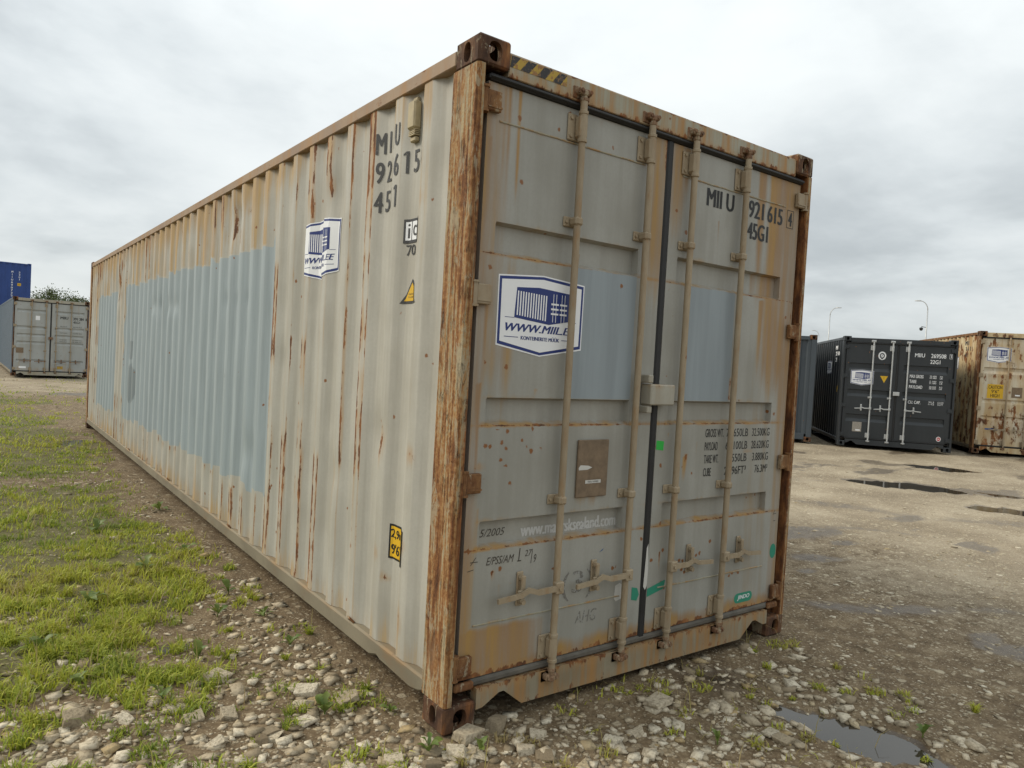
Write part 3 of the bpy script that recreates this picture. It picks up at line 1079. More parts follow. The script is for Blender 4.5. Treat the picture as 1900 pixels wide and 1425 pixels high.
def door_attrs(left):
    def fn(X, Z, g):
        n1 = fbm(X * 6, Z * 1.2, 41 + left, 3)
        stain = np.zeros_like(X)
        rust = np.zeros_like(X)
        speck = np.full_like(X, .0045)
        for a, b in GROOVES:                                   # dirt and rust lines under the recesses
            stain = np.maximum(stain, .62 * np.exp(-((Z - a - .004) / .014) ** 2))
            rust = np.maximum(rust, (.36 + .20 * fbm(X * 7, Z * 0, 9, 2)) * np.exp(-((Z - a) / .008) ** 2))
            stain = np.maximum(stain, .30 * np.exp(-((Z - b) / .02) ** 2))
        for zl in (.436, 2.578):                               # weld seams
            rust = np.maximum(rust, .40 * fbm(X * 9, Z * 0, 12, 3) * np.exp(-((Z - zl) / .006) ** 2) * 1.5)
        stain = np.maximum(stain, .75 * (1 - sstep(Z, .215, .34)) * (.6 + .6 * n1))
        rust = np.maximum(rust, .62 * (1 - sstep(Z, .207, .26)) * (.5 + .7 * n1))
        if left:
            stain = np.maximum(stain, .55 * (1 - sstep(X, .10, .155)) * (.65 + .6 * n1))
            stain = np.maximum(stain, .42 * (1 - sstep(X, .16, .34)) * sstep(Z, 1.3, 1.6) * (.5 + .9 * n1))
            stain = np.maximum(stain, (.30 + .55 * n1) * (1 - sstep(X, .45, .66)) * (1 - sstep(Z, .40, .45)))
            stain = np.maximum(stain, .62 * sstep(X, 1.05, 1.10) * sstep(Z, 1.6, 2.2) * (.6 + .6 * n1))
            rust = np.maximum(rust, .55 * sstep(X, 1.135, 1.17) * sstep(Z, 2.2, 2.7))
            stain = np.maximum(stain, streaks(X, Z, [(.245, 2.72, .75, .006, .9), (.19, 2.72, .9, .012, .75), (.165, 2.7, 1.2, .02, .6), (.60, 2.72, .14, .02, .5), (.72, 2.72, .1, .02, .5), (.10, 2.5, .5, .01, .8), (.125, 1.8, .5, .012, .8), (.11, 1.45, 1.1, .016, .85),
                                                     (.73, 1.0, .12, .05, .6), (.80, .96, .1, .04, .6), (.66, 2.1, .12, .006, .7)]))
            rust = np.maximum(rust, streaks(X, Z, [(.245, 2.72, .72, .004, .5), (.335, .60, .012, .02, .6), (.23, .66, .05, .012, .6), (.275, .60, .26, .006, .62), (.42, 1.46, .05, .010, .62), (.10, .98, .9, .006, .45), (.135, .93, .6, .004, .4)]))
            stain = np.maximum(stain, .5 * np.exp(-((X - .22) / .07) ** 2 - ((Z - 1.72) / .45) ** 2))
            rust = np.maximum(rust, .5 * np.exp(-((X - .12) / .035) ** 2 - ((Z - 1.12) / .025) ** 2))
            for (cx, cz, rx, rz, am) in [(.30, 1.20, .16, .045, .17), (.33, 1.15, .08, .03, .22), (.19, 1.19, .05, .05, .2), (.33, 1.06, .05, .03, .13), (1.12, .7, .05, .4, .06), (.97, .60, .05, .12, .06), (.33, .58, .12, .1, .06)]:
                speck += am * np.exp(-((X - cx) / rx) ** 2 - ((Z - cz) / rz) ** 2)
            p = np.clip(np.minimum(np.minimum((X - .60) / .016, (1.012 - X) / .016), np.minimum((Z - 1.42) / .012, (2.026 - Z) / .012)) * .5 + .5, 0, 1)
        else:
            stain = np.maximum(stain, .60 * sstep(X, 1.93, 2.16) * sstep(Z, 1.15, 1.7) * (.55 + .7 * n1))
            stain = np.maximum(stain, .55 * sstep(X, 2.23, 2.3) * (.7 + .5 * n1))
            stain = np.maximum(stain, .55 * (1 - sstep(X, 1.30, 1.40)) * sstep(Z, 1.9, 2.5) * (.6 + .6 * n1))
            stain = np.maximum(stain, .28 * sstep(X, 1.9, 2.1))
            stain = np.maximum(stain, streaks(X, Z, [(1.99, 2.72, 1.0, .045, .95), (2.10, 2.72, 1.1, .035, 1.0), (2.20, 2.72, .5, .03, .8), (2.05, 2.0, .6, .03, .85), (1.33, 2.72, .35, .03, .9), (2.28, 1.9, 1.2, .02, .8), (1.62, 2.4, .3, .012, .6), (1.46, 1.12, .16, .018, .75), (1.55, 1.2, .2, .01, .4)]))
            rust = np.maximum(rust, streaks(X, Z, [(2.105, 2.72, 1.0, .012, .42), (1.985, 2.72, .7, .012, .36), (1.26, 2.73, .3, .012, .45), (1.465, 1.13, .09, .014, .72), (1.315, 1.25, .04, .008, .6), (1.305, .62, .12, .007, .7), (1.645, 2.33, .04, .005, .6), (1.62, 2.17, .025, .012, .6),
                                                   (1.29, .9, .4, .006, .5), (2.355, 2.0, 1.7, .006, .5)]))
            rust = np.maximum(rust, .6 * np.exp(-((X - 1.90) / .05) ** 2 - ((Z - 1.425) / .012) ** 2))
            rust = np.maximum(rust, .46 * np.exp(-((X - 1.60) / .10) ** 2 - ((Z - 1.295) / .012) ** 2))
            rust = np.maximum(rust, .45 * np.exp(-((X - 2.02) / .06) ** 2 - ((Z - 1.135) / .010) ** 2))
            for (cx, cz, rx, rz, am) in [(1.50, .49, .13, .06, .55), (1.48, .62, .10, .08, .12), (1.27, 1.85, .035, .14, .26), (1.26, 1.62, .04, .14, .12), (1.90, .50, .1, .06, .14), (1.28, .8, .05, .4, .08), (1.72, .40, .1, .03, .2), (1.45, 1.15, .12, .1, .06), (2.1, .43, .15, .03, .2)]:
                speck += am * np.exp(-((X - cx) / rx) ** 2 - ((Z - cz) / rz) ** 2)
            p = np.clip(np.minimum(np.minimum((X - 1.405) / .016, (1.80 - X) / .016), np.minimum((Z - 1.42) / .012, (2.026 - Z) / .012)) * .5 + .5, 0, 1)
            rust = np.maximum(rust, .8 * np.exp(-((X - 1.80) / .012) ** 2) * (np.abs(Z - 1.49) < .07))
        stain = stain * 1.42; rust = rust * 1.2
        stain *= (1 - p); rust *= (1 - .8 * p); speck *= (1 - p)
        return dict(rust=rust, stain=stain, patch=p, speck=speck)
    return fn


H1, L1 = 2.896, 12.192
YD = .030
main = tag(empty('shipping_container'), 'large beige-grey rusty high-cube shipping container with pale blue repainted patches on its long side', 'shipping container')
frame(main, L1, H1, M)
side_sheet('side_wall', L1, .182, H1 - .083, M['side'], main, rows=110, attrs=side_attrs, dents=.004)
side_sheet('side_wall', L1, .182, H1 - .083, M['side'], main, mirror=True, rows=2)
end_wall(main, L1, H1, M['side'])
DZ0, DZ1 = .207, H1 - .166
doorL = door_sheet(main, .076, 1.172, DZ0, DZ1, .148, 1.011, GROOVES, M['door'], YD, attrs=door_attrs(True))
doorR = door_sheet(main, 1.222, 2.362, DZ0, DZ1, 1.299, 2.215, GROOVES, M['door'], YD, attrs=door_attrs(False))
gaskets(main, H1, 1.172, 1.222, DZ0, (M['rubber'], M['rubbergrey']), YD, (.076, 2.362))
# the weld beads, top and bottom
for dr, xa, xb in ((doorL, .14, 1.02), (doorR, 1.30, 2.22)):
    for zz in (.436, 2.578):
        MB().tube([(xa + (xb - xa) * i / 14, YD - .001, zz + random.uniform(-.0012, .0012)) for i in range(15)], .0042, 6).build('weld_seam', M['header'], dr)
hinges(doorL, True, (2.645, 1.055, .275), M['hingerust'], YD, .076)
hinges(doorL, True, (1.85,), M['rod'], YD, .076)
hinges(doorR, False, (1.848, 1.061, .268), M['hingerust'], YD, 2.362)
hinges(doorR, False, (2.632,), M['rod'], YD, 2.362)
RM = (M['rod'], M['rodrust'], M['rod'])
for x, hd in ((.566, -1), (1.016, -1), (1.346, 1), (1.784, 1)):
    locking_rod(main, x, -.012, .105, 2.835, RM, .558, hd, (2.585, 2.705), (.218, .330), (2.222, .957), YD)
# lock box over the centre seam
b = MB().box(1.085, 1.262, -.045, YD - .002, 1.398, 1.502, .006)
b.box(1.075, 1.108, -.035, YD - .002, 1.358, 1.392, .004).box(1.075, 1.108, -.035, YD - .002, 1.508, 1.548, .004)
lb = b.build('lock_box', M['lockpaint'], doorL)
# identification plate
b = MB().box(.682, .880, YD - .012, YD - .001, .952, 1.226, .003)
pl = b.build('data_plate', M['card'], doorL)
d = D2().rect(.735, 1.018, .835, 1.034, 0, 0).poly([(.688, 1.094), (.70, 1.107), (.75, 1.103), (.775, 1.094), (.745, 1.084), (.69, 1.083)], 0, 0)
d.text('SERIAL NUMBER', .75, 1.022, .82, 1.030, 1, 1)
d.door('plate_label', [M['torn'], M['black']], doorL, YD - .012)

# -- door lettering
def letter(name, parent, mats, y, items, lay=0):
    for it in items:
        D2().text(it[0], *it[1:5], 0, lay, **(it[5] if len(it) > 5 else {})).door(name, mats, parent, y)


BK = dict(bold=.022)
letter('owner_code_lettering', doorR, [M['black']], YD, [('MII U', 1.502, 2.463, 1.738, 2.557, BK)])
letter('serial_number_lettering', doorR, [M['black']], YD, [('921', 1.869, 2.463, 2.014, 2.558, BK), ('615', 2.048, 2.463, 2.199, 2.558, BK)])
d = D2().text('4', 2.255, 2.472, 2.296, 2.552, 0, 0, bold=.022)
for a in (((2.244, 2.460), (2.307, 2.460)), ((2.307, 2.460), (2.307, 2.563)), ((2.307, 2.563), (2.244, 2.563)), ((2.244, 2.563), (2.244, 2.460))):
    d.line(a, .0035)
d.door('check_digit_lettering', [M['black']], doorR, YD)
letter('size_code_lettering', doorR, [M['black']], YD, [('45G1', 1.868, 2.343, 2.066, 2.436, BK)])
for (lab, lw, lbs, kg, z) in [('GROSS WT.', .158, '71.650LB', '32.500KG', 1.221), ('PAYLOAD', .112, '63.100LB', '28.620KG', 1.148), ('TARE WT.', .125, '8.550LB', '3.880KG', 1.077), ('CUBE', .066, '2.696FT³', '76.3M³', 1.005)]:
    wl = .20 if len(lbs) > 7 else .178
    wk = .172 if len(kg) > 7 else (.155 if '3.8' in kg else .125)
    letter('weight_table_lettering', doorR, [M['black']], YD, [(lab, 1.617, z, 1.617 + lw, z + .046, dict(bold=.004)), (lbs, 2.0 - wl, z, 2.0, z + .046, dict(bold=.004)), (kg, 2.21 - wk, z, 2.21, z + .046, dict(bold=.004))])
letter('faded_web_lettering', doorL, [M['ghost']], YD + .036, [('www.maersksealand.com', .400, .787, 1.000, .846, BK)])
letter('pen_writing', doorL, [M['pen']], YD + .036, [('5/2005', .176, .806, .312, .840, dict(shear=.3))])
D2().text('E/PSS/AM', .195, .690, .345, .725, 0, 0, shear=.3).door('pen_writing', [M['pen']], doorL, YD)
d = D2().text('27', .405, .706, .445, .735, 0, 0, shear=.2)
d.line([(.372, .692), (.376, .745)], .005).line([(.366, .69), (.384, .69)], .005).line([(.448, .735), (.442, .672)], .003).text('9', .458, .672, .472, .71, 0, 0, shear=.2)
d.door('pen_writing', [M['pen']], doorL, YD)
D2().line([(.112, .712), (.15, .712)], .003).line([(.14, .732), (.115, .70)], .003).line([(.10, .675), (.13, .680)], .003).door('pen_tick', [M['pen']], doorL, YD)
d = D2().text('(3)', .635, .46, .84, .60, 0, 0).text('AHG', .73, .34, .87, .40, 0, 0, shear=.2)
d.door('scratched_mark', [M['scratch']], doorL, YD)
D2().poly([(.865, .672), (.895, .69), (.888, .68)], 0, 0).door('crayon_mark', [M['blueink']], doorL, YD)
d = D2()
for (p, q) in (((2.305, .74), (2.32, .765)), ((2.312, .742), (2.335, .745)), ((2.31, .70), (2.33, .70))):
    D2().line((p, q), .0035).door('pen_tick', [M['pen']], doorR, YD)
LOGO.shift(.178, 1.604, 1.012).door('logo_sticker', LOGO_MATS, doorL, YD)
d = D2()
cap = lambda u0, v0, u1, v1, n=6: [(u0 + (v1 - v0) / 2 - (v1 - v0) / 2 * math.sin(math.pi * k / n), v0 + (v1 - v0) / 2 - (v1 - v0) / 2 * math.cos(math.pi * k / n)) for k in range(n + 1)] + \
    [(u1 - (v1 - v0) / 2 + (v1 - v0) / 2 * math.sin(math.pi * k / n), v1 - (v1 - v0) / 2 + (v1 - v0) / 2 * math.cos(math.pi * k / n)) for k in range(n + 1)]
d.poly(cap(1.970, .242, 2.142, .300), 0, 0).text('JINDO', 2.0, .256, 2.115, .287, 1, 1, bold=.012, shear=.22)
d.door('maker_sticker', [M['green'], M['white']], doorR, YD)
D2().poly([(1.225, .397), (1.352, .425), (1.36, .468), (1.352, .470), (1.225, .440)], 0, 0).door('green_tape', [M['green']], doorR, YD)
D2().poly([(1.11, .40), (1.150, .39), (1.165, .42), (1.15, .455), (1.11, .465)], 0, 0).door('green_tape', [M['green']], doorL, YD)
D2().disc(2.325, .515, .03, 0, 0, 16, .045).door('green_sticker', [M['green']], doorR, YD)
D2().poly([(1.226, 1.165), (1.282, 1.158), (1.284, 1.206), (1.228, 1.212)], 0, 0).door('bright_green_sticker', [M['brightgreen']], doorR, YD)
D2().poly([(.985, .425), (.99, .49), (1.02, .50), (1.05, .48), (1.06, .425), (1.0, .41)], 0, 0).door('torn_sticker', [M['torn']], doorL, YD)
D2().poly([(1.186, .46), (1.196, .66), (1.207, .68), (1.215, .55), (1.212, .46), (1.2, .44)], 0, 0).door('torn_sticker', [M['torn']], doorL, YD - .007)
# hazard stripes on the header
d = D2().rect(.166, 2.806, .478, 2.855, 0, 0)
for k in range(4):
    u = .166 + k * .088
    d.poly([(max(.166, u - .035), 2.806), (min(.478, u + .012), 2.806), (min(.478, u + .052), 2.855), (min(.478, u + .005), 2.855)], 1, 1)
d.door('hazard_stripe', [M['hazyellow'], M['hazblack']], main, .012)

# -- side lettering, draped over the corrugation
BR = breaks_side(.2, 2.5)
CELL = [.903, .834, .764, .693, .623, .554, .483]
for row, z0, z1 in (('MIIU', 2.585, 2.69), ('9216154', 2.44, 2.545), ('45G1', 2.29, 2.395)):
    for i, ch in enumerate(row):
        wch = {'I': .018, '1': .030, 'M': .060}.get(ch, .050)
        D2().text(ch, 2.0 - CELL[i] - wch / 2, z0, 2.0 - CELL[i] + wch / 2, z1, 0, 0, bold=.012).side('side_lettering', [M['greyink']], main, 2.0, prof_side, BR, dented=True)
LOGO.shift(2.0 - 1.885, 1.995).side('logo_sticker', LOGO_MATS, main, 2.0, prof_side, BR, dented=True)
U = lambda y: 2.0 - y
d = D2().rect(U(.618), 2.108, U(.46), 2.222, 0, 0).rect(U(.606), 2.122, U(.566), 2.209, 1, 1).rect(U(.558), 2.122, U(.50), 2.209, 1, 1)
d.text('i', U(.594), 2.132, U(.578), 2.2, 0, 2, bold=.02).text('c', U(.55), 2.14, U(.515), 2.19, 0, 2, bold=.02).text('70', U(.60), 2.05, U(.52), 2.10, 0, 0, bold=.01)
d.side('class_mark_sticker', [M['greyink'], M['white']], main, 2.0, prof_side, BR, dented=True)
d = D2().poly([(U(.622), 1.822), (U(.44), 1.822), (U(.531), 1.938)], 0, 0).poly([(U(.598), 1.834), (U(.464), 1.834), (U(.531), 1.920)], 1, 1)
d.text('CAUTION', U(.562), 1.862, U(.50), 1.870, 0, 2).text('9 6 HIGH', U(.562), 1.848, U(.50), 1.856, 0, 2)
d.side('warning_triangle', [M['greyink'], M['yellow']], main, 2.0, prof_side, BR, dented=True)
d = D2().rect(U(.612), .598, U(.44), .765, 0, 0).rect(U(.602), .608, U(.45), .755, 1, 1)
d.text('2,9m', U(.603), .695, U(.485), .742, 0, 2, bold=.022).text("9'6\"", U(.598), .622, U(.50), .672, 0, 2, bold=.022)
d.side('height_sign', [M['black'], M['yellow']], main, 2.0, prof_side, BR, dented=True)
# vent under the top rail
b = MB().box(.004, .046, .53, .600, 2.635, 2.765, .008)
for k in range(4):
    b.box(.012 + k * .001, .044, .535, .595, 2.605 + k * .0085, 2.610 + k * .0085)
b.box(.020, .044, .538, .592, 2.578, 2.602, .005).box(.024, .044, .545, .585, 2.765, 2.785, .004)
b.build('vent', M['vent'], main)
# lashing lugs on the bottom rail
for yy in (.95, 3.2, 5.4, 7.7):
    MB().tube([(.012, yy - .03, .182), (-.004, yy - .015, .20), (-.004, yy + .01, .203), (.012, yy + .025, .182)], .006, 6).build('lashing_ring', M['hingerust'], main)
# bent-up rust lips at the near right and left foot of the doors
MB().box(.05, .150, .004, .03, .168, .204, .008).build('rust_lip', M['hingerust'], main)
MB().box(W - .16, W - .06, .004, .03, .168, .204, .008).build('rust_lip', M['hingerust'], main)


# ------------------------------------------------------------------ containers in the background
def paint_set(name, base, var, **kw):
    return weathered(name, base, var, **kw)


def stock_container(label, pos, yaw, L, H, mats, rods, rodmats, grooves, hz, gslope=None, group=None, clamps=None, coarse=True, tilt=(0, 0)):
    root = tag(empty('shipping_container', pos, yaw, tilt), label, 'shipping container', group)
    frame(root, L, H, mats)
    for mir in (False, True):
        side_sheet('side_wall', L, .182, H - .083, mats['side'], root, mirror=mir, rows=2)
    end_wall(root, L, H, mats['side'])
    z0, z1 = .207, H - .166
    dl = door_sheet(root, .076, 1.172, z0, z1, .15, 1.05, grooves, mats['door'], YD, coarse=True, gs=.07)
    dr = door_sheet(root, 1.222, 2.362, z0, z1, 1.33, 2.26, grooves, mats['door'], YD, coarse=True, gs=.07)
    gaskets(root, H, 1.172, 1.222, z0, (mats.get('rubber', M['rubber']), mats.get('rubber', M['rubber'])), YD, (.076, 2.362))
    hs = (H - .25, H * .64, H * .37, .275)
    hinges(dl, True, hs, mats['hinge'], YD, .076)
    hinges(dr, False, hs, mats['hinge'], YD, 2.362)
    for x, hd in rods:
        locking_rod(root, x, -.012, .105, H - .061, rodmats, hz, hd, (H - .311, H - .191), (.218, .330), clamps or (H * .45,), YD, detail=False)
    MB().box(1.13, 1.262, -.035, YD - .002, H * .48, H * .48 + .09, .006).build('lock_box', mats['lockbox'], dl)
    return root, dl, dr


GREY = paint_set('dark_grey_gloss_paint', (0.030, 0.034, 0.038), (0.024, 0.028, 0.031), rust=-.3, stain=-.6, rough=.38, bump=.05)
gm = dict(casting=GREY, post=GREY, toprail=GREY, botrail=GREY, header=GREY, side=GREY, door=GREY, hinge=GREY, lockbox=M['galv'])
YAWD = math.radians(-49.9)
dk, dkl, dkr = stock_container('clean dark grey container with white lettering and three galvanised lock bars on its doors', (14.89, 6.59, .03), YAWD, 6.058, 2.591, gm,
                               [(.655, -1), (1.07, -1), (1.41, 1)], (M['galv'], M['galv'], M['galv']), [(.585, .76), (1.18, 1.345), (1.78, 1.97)], .915, clamps=(1.17,))
WH = M['white']
LT = dict(bold=.008)
letter('owner_code_lettering', dkr, [WH], YD, [('MIIU', 1.55, 2.17, 1.76, 2.26, LT)])
letter('serial_number_lettering', dkr, [WH], YD, [('269508', 1.89, 2.165, 2.205, 2.262, LT)])
D2().rect(2.275, 2.16, 2.335, 2.268, 0, 0).rect(2.281, 2.166, 2.329, 2.262, 1, 1).text('1', 2.295, 2.18, 2.315, 2.25, 0, 2, bold=.01).door('check_digit_lettering', [WH, GREY], dkr, YD)
letter('size_code_lettering', dkr, [WH], YD, [('22G1', 1.88, 2.03, 2.09, 2.12, LT)])
for lab, wl, kg, lbv, z in (('MAX GROSS', .29, '30.480', 'KG', 1.685), ('TARE', .15, '2.180', 'KG', 1.565), ('PAYLOAD', .28, '28.300', 'KG', 1.44)):
    letter('weight_table_lettering', dkr, [WH], YD, [(lab, 1.47, z, 1.47 + wl, z + .075, LT), (kg, 1.89, z + .04, 2.035, z + .075), (kg, 1.89, z, 2.035, z + .034), (lbv, 2.105, z + .04, 2.165, z + .075), ('LB', 2.105, z, 2.16, z + .034)])
letter('weight_table_lettering', dkr, [WH], YD, [('CU. CAP.', 1.47, 1.085, 1.735, 1.155, LT), ('33,2', 1.90, 1.12, 2.02, 1.16), ('1172', 1.90, 1.075, 2.02, 1.112), ('CU.M', 2.09, 1.12, 2.21, 1.16), ('CU.FT', 2.09, 1.075, 2.21, 1.112)])
d = D2().disc(.854, 2.163, .085, 0, 0, 24, .098).disc(.854, 2.163, .055, 1, 1, 20, .066).disc(.854, 2.163, .032, 0, 2, 16, .04).rect(.835, 2.085, .873, 2.105, 1, 1).line([(.84, 2.14), (.868, 2.19)], .01, 1, 3)
d.door('round_emblem', [WH, GREY], dkl, YD)
LOGO.shift(.20, 1.445, 1.03).door('logo_sticker', LOGO_MATS, dkl, YD - .002)
D2().poly([(.84, 1.69), (.93, 1.53), (1.005, 1.69)], 0, 0).text('!', .918, 1.61, .93, 1.66, 1, 1).door('warning_triangle', [M['yellow'], M['black']], dkl, YD)
MB().box(.308, .508, YD - .006, YD - .001, .347, .576).build('data_plate', M['steelplate'], dkl)
D2().rect(.38, .37, .48, .40, 0, 0).door('plate_label', [WH], dkl, YD - .006)
D2().disc(2.165, .300, .05, 0, 0, 18, .056).disc(2.165, .300, .038, 1, 1, 18, .044).text('MIIL', 2.14, .288, 2.19, .313, 0, 2, bold=.02).door('round_sticker', [WH, M['redmark']], dkr, YD)


def side_marks(root, rows, mat, logo=True, yo=0.0):
    for row, z0, z1 in rows:
        for i, ch in enumerate(row):
            wch = {'I': .026, '1': .030, 'M': .060}.get(ch, .050)
            D2().text(ch, 2.0 - CELL[i] - wch / 2, z0, 2.0 - CELL[i] + wch / 2, z1, 0, 0, bold=.026).side('side_lettering', [mat], root, 2.0, prof_side, BR)
    if logo:
        LOGO.shift(2.0 - 1.885, rows[0][1] - .62).side('logo_sticker', LOGO_MATS, root, 2.0, prof_side, BR)


side_marks(dk, [('MIIU', 2.29, 2.385), ('2695081', 2.14, 2.24), ('22G1', 1.99, 2.09)], WH)
D2().rect(U(.612), 1.25, U(.46), 1.40, 0, 0).side('height_sign', [M['yellow']], dk, 2.0, prof_side, BR)

# its neighbour stands with the blank end towards the yard
yw = YAWD + math.pi
cr = Vector((14.69, 7.15, .03))
ex, ey = Vector((math.cos(yw), math.sin(yw), 0)), Vector((-math.sin(yw), math.cos(yw), 0))
GREY2 = paint_set('slate_grey_paint', (0.066, 0.080, 0.092), (0.056, 0.068, 0.08), rust=-.3, stain=-.6, rough=.5, bump=.05)
gm2 = dict(gm, **{k: GREY2 for k in ('post', 'toprail', 'botrail', 'header', 'side', 'door', 'hinge')}, casting=M['casting'])
p = cr - ey * 6.058
stock_container('plain slate grey container turned with its blank corrugated end to the yard', p, yw, 6.058, 2.591, gm2, [(.655, -1), (1.07, -1), (1.41, 1)], (M['galv'],) * 3, [(.585, .76), (1.18, 1.345), (1.78, 1.97)], .915, clamps=(1.17,))

# rust-eaten cream high-cube
CREAM = weathered('rust_eaten_cream_paint', (0.64, 0.56, 0.37), (0.56, 0.45, 0.25), stain_col=(0.42, 0.24, 0.07), rust=.50, stain=.34, rough=.6, grain=(7, 7, .8), rs=.30, streak_amt=.9)
CREAM2 = weathered('rusty_cream_door_paint', (0.62, 0.58, 0.47), (0.58, 0.48, 0.29), stain_col=(0.47, 0.28, 0.08), rust=.42, stain=.26, rough=.6, grain=(7, 7, .8), rs=.30, zb=((.55, .5, .10), (1.85, .08, .12), (2.3, .2, .08)), streak_amt=.9)
rm = dict(casting=M['casting'], post=M['hingerust'], toprail=M['hingerust'], botrail=M['botrail'], header=CREAM, side=CREAM, door=CREAM2, hinge=M['rod'], lockbox=M['rod'])
ru, rul, rur = stock_container('rust-eaten cream container with a yellow caution plate on its door', (17.45, 4.68, .02), math.radians(-50.5), 12.192, 2.896, rm,
                               [(.645, -1), (1.05, -1), (1.38, 1), (1.80, 1)], (M['rod'], M['rodrust'], M['rod']), [(.80, .90), (1.20, 1.30), (1.90, 2.05)], .59, clamps=(2.2, .95))
LOGO.shift(.185, 2.16, 1.06).door('logo_sticker', LOGO_MATS, rul, YD)
d = D2().rect(.246, 1.318, .583, 1.652, 0, 0)
for tx, a, z in (('CAUTION', .29, 1.545), ("9'6\"", .16, 1.445), ('HIGH', .19, 1.345)):
    d.text(tx, .4145 - a / 2, z, .4145 + a / 2, z + .08, 1, 1, bold=.008)
d.door('caution_plate', [M['yellow'], M['black']], rul, YD)
MB().box(.758, .974, YD - .006, YD - .001, 1.359, 1.602).build('data_plate', M['card'], rul)
D2().rect(.83, 1.40, .93, 1.43, 0, 0).door('plate_label', [WH], rul, YD - .006)
D2().rect(.253, .571, .521, .605, 0, 0).door('blue_tape', [M['blueink']], rul, YD - .001)
side_marks(ru, [('MIIU', 2.585, 2.69), ('1406154', 2.44, 2.545), ('45G1', 2.29, 2.395)], M['greyink'])

# grey high-cube at the far end of the grass strip
GREYP = weathered('pale_grey_door_paint', (0.37, 0.385, 0.375), (0.32, 0.33, 0.31), stain_col=(0.36, 0.31, 0.18), rust=.17, stain=.22, rough=.55, grain=(7, 7, .8), rs=.4, zb=((.25, .1, .2),))
SLATE = weathered('dark_blue_grey_side', (0.10, 0.135, 0.17), (0.085, 0.115, 0.145), rust=-.1, stain=-.2, rough=.5)  # side colour, darker and bluer than the pale grey doors
g3 = dict(casting=M['casting'], post=SLATE, toprail=SLATE, botrail=M['botrail'], header=weathered('rusty_header_paint', (0.36, 0.34, 0.28), (0.3, 0.27, 0.2), rust=.2, stain=.3, rs=.5), side=SLATE, door=GREYP, hinge=M['rod'], lockbox=M['rodrust'])
gl, gll, glr = stock_container('pale grey container with four rusty lock bars standing across the end of the grass strip', (-.54, 29.48, .045), math.radians(.73), 12.192, 2.896, g3,
                               [(.585, -1), (1.04, -1), (1.375, 1), (1.845, 1)], (M['rod'], M['rodrust'], M['rodrust']), [(.50, .62), (1.18, 1.29), (1.46, 1.57), (1.73, 1.85), (2.34, 2.46)], .565, clamps=(1.83, .95))
letter('owner_code_lettering', glr, [M['black']], YD, [('MIIU', 1.49, 2.175, 1.745, 2.275, BK)])
letter('serial_number_lettering', glr, [M['black']], YD, [('391', 1.90, 2.165, 2.06, 2.265, BK), ('284', 2.10, 2.165, 2.25, 2.265, BK), ('8', 2.31, 2.165, 2.35, 2.265, BK)])
letter('size_code_lettering', glr, [M['black']], YD, [('45G1', 1.905, 2.04, 2.13, 2.125, BK)])
for z in (1.88, 1.64, 1.38, 1.31):
    letter('weight_table_lettering', glr, [M['black']], YD, [('MAX.GROSS' if z > 1.8 else 'PAYLOAD', 1.49, z, 1.72, z + .04), ('32.500 KG', 1.90, z, 2.2, z + .04)])
D2().rect(.713, 2.085, .847, 2.241, 0, 0).door('white_sticker', [WH], gll, YD)
MB().box(.141, .37, YD - .006, YD - .001, .849, 1.044).build('data_plate', M['card'], gll)
D2().rect(1.431, .285, 1.62, .40, 0, 0).door('yellow_patch', [M['hazyellow']], glr, YD)
D2().rect(.24, .29, .46, .36, 0, 0).door('white_label', [WH], gll, YD)

# blue container stacked behind it
BLUE = weathered('blue_container_paint', (0.022, 0.062, 0.235), (0.018, 0.05, 0.19), rust=-.3, stain=-.6, rough=.45, bump=.05)
bm_ = {k: BLUE for k in ('casting', 'post', 'toprail', 'botrail', 'header', 'side', 'door', 'hinge')}
bm_['lockbox'] = M['galv']
bl, _, _ = stock_container('blue container stacked on top, showing its corrugated side with white vertical lettering', (.80, 46.0, 2.905), math.pi / 2, 6.058, 2.591, bm_, [(.655, -1), (1.07, -1), (1.41, 1), (1.8, 1)], (M['galv'],) * 3, [(.585, .76), (1.18, 1.345), (1.78, 1.97)], .6, clamps=(1.17,))
stock_container('lower slate container carrying the stacked blue one', (.80, 46.0, .005), math.pi / 2, 6.058, 2.896, dict(g3, door=SLATE), [(.585, -1), (1.845, 1)], (M['rod'],) * 3, [(.50, .62), (1.46, 1.57), (2.34, 2.46)], .565)
for i, ch in enumerate('MIIU690725'):
    wch = {'I': .02, '1': .04}.get(ch, .085)
    D2().text(ch, U(.86) - wch / 2, 2.02 - i * .145, U(.86) + wch / 2, 2.12 - i * .145, 0, 0, bold=.02).side('side_lettering', [WH], bl, 2.0, prof_side, BR)
for i, ch in enumerate('22G1'):
    wch = {'1': .04}.get(ch, .075)
    D2().text(ch, U(.53) - wch / 2, 2.02 - i * .13, U(.53) + wch / 2, 2.11 - i * .13, 0, 0, bold=.02).side('side_lettering', [WH], bl, 2.0, prof_side, BR)
D2().rect(U(.62), 1.32, U(.45), 1.47, 0, 0).text('8.6', U(.6), 1.36, U(.48), 1.42, 1, 1).side('height_sign', [M['yellow'], M['black']], bl, 2.0, prof_side, BR)


# ------------------------------------------------------------------ ground
#          cx,    cy,   half length, half width, direction, depth
PUDDLES = [(1.60, -.88, .42, .17, math.radians(-86), .032), (10.15, 2.75, .85, .38, math.radians(-66), .026), (10.85, 1.85, .42, .26, math.radians(-66), .022), (13.3, 3.65, .62, .32, math.radians(-65), .026),
           (9.35, .95, .55, .30, math.radians(-60), .026), (-.72, 1.50, .10, .07, .3, .018), (-.42, 10.2, .45, .22, 1.2, .024), (1.52, -.14, .10, .06, -1.2, .016), (1.93, -1.55, .22, .10, -1.0, .02)]


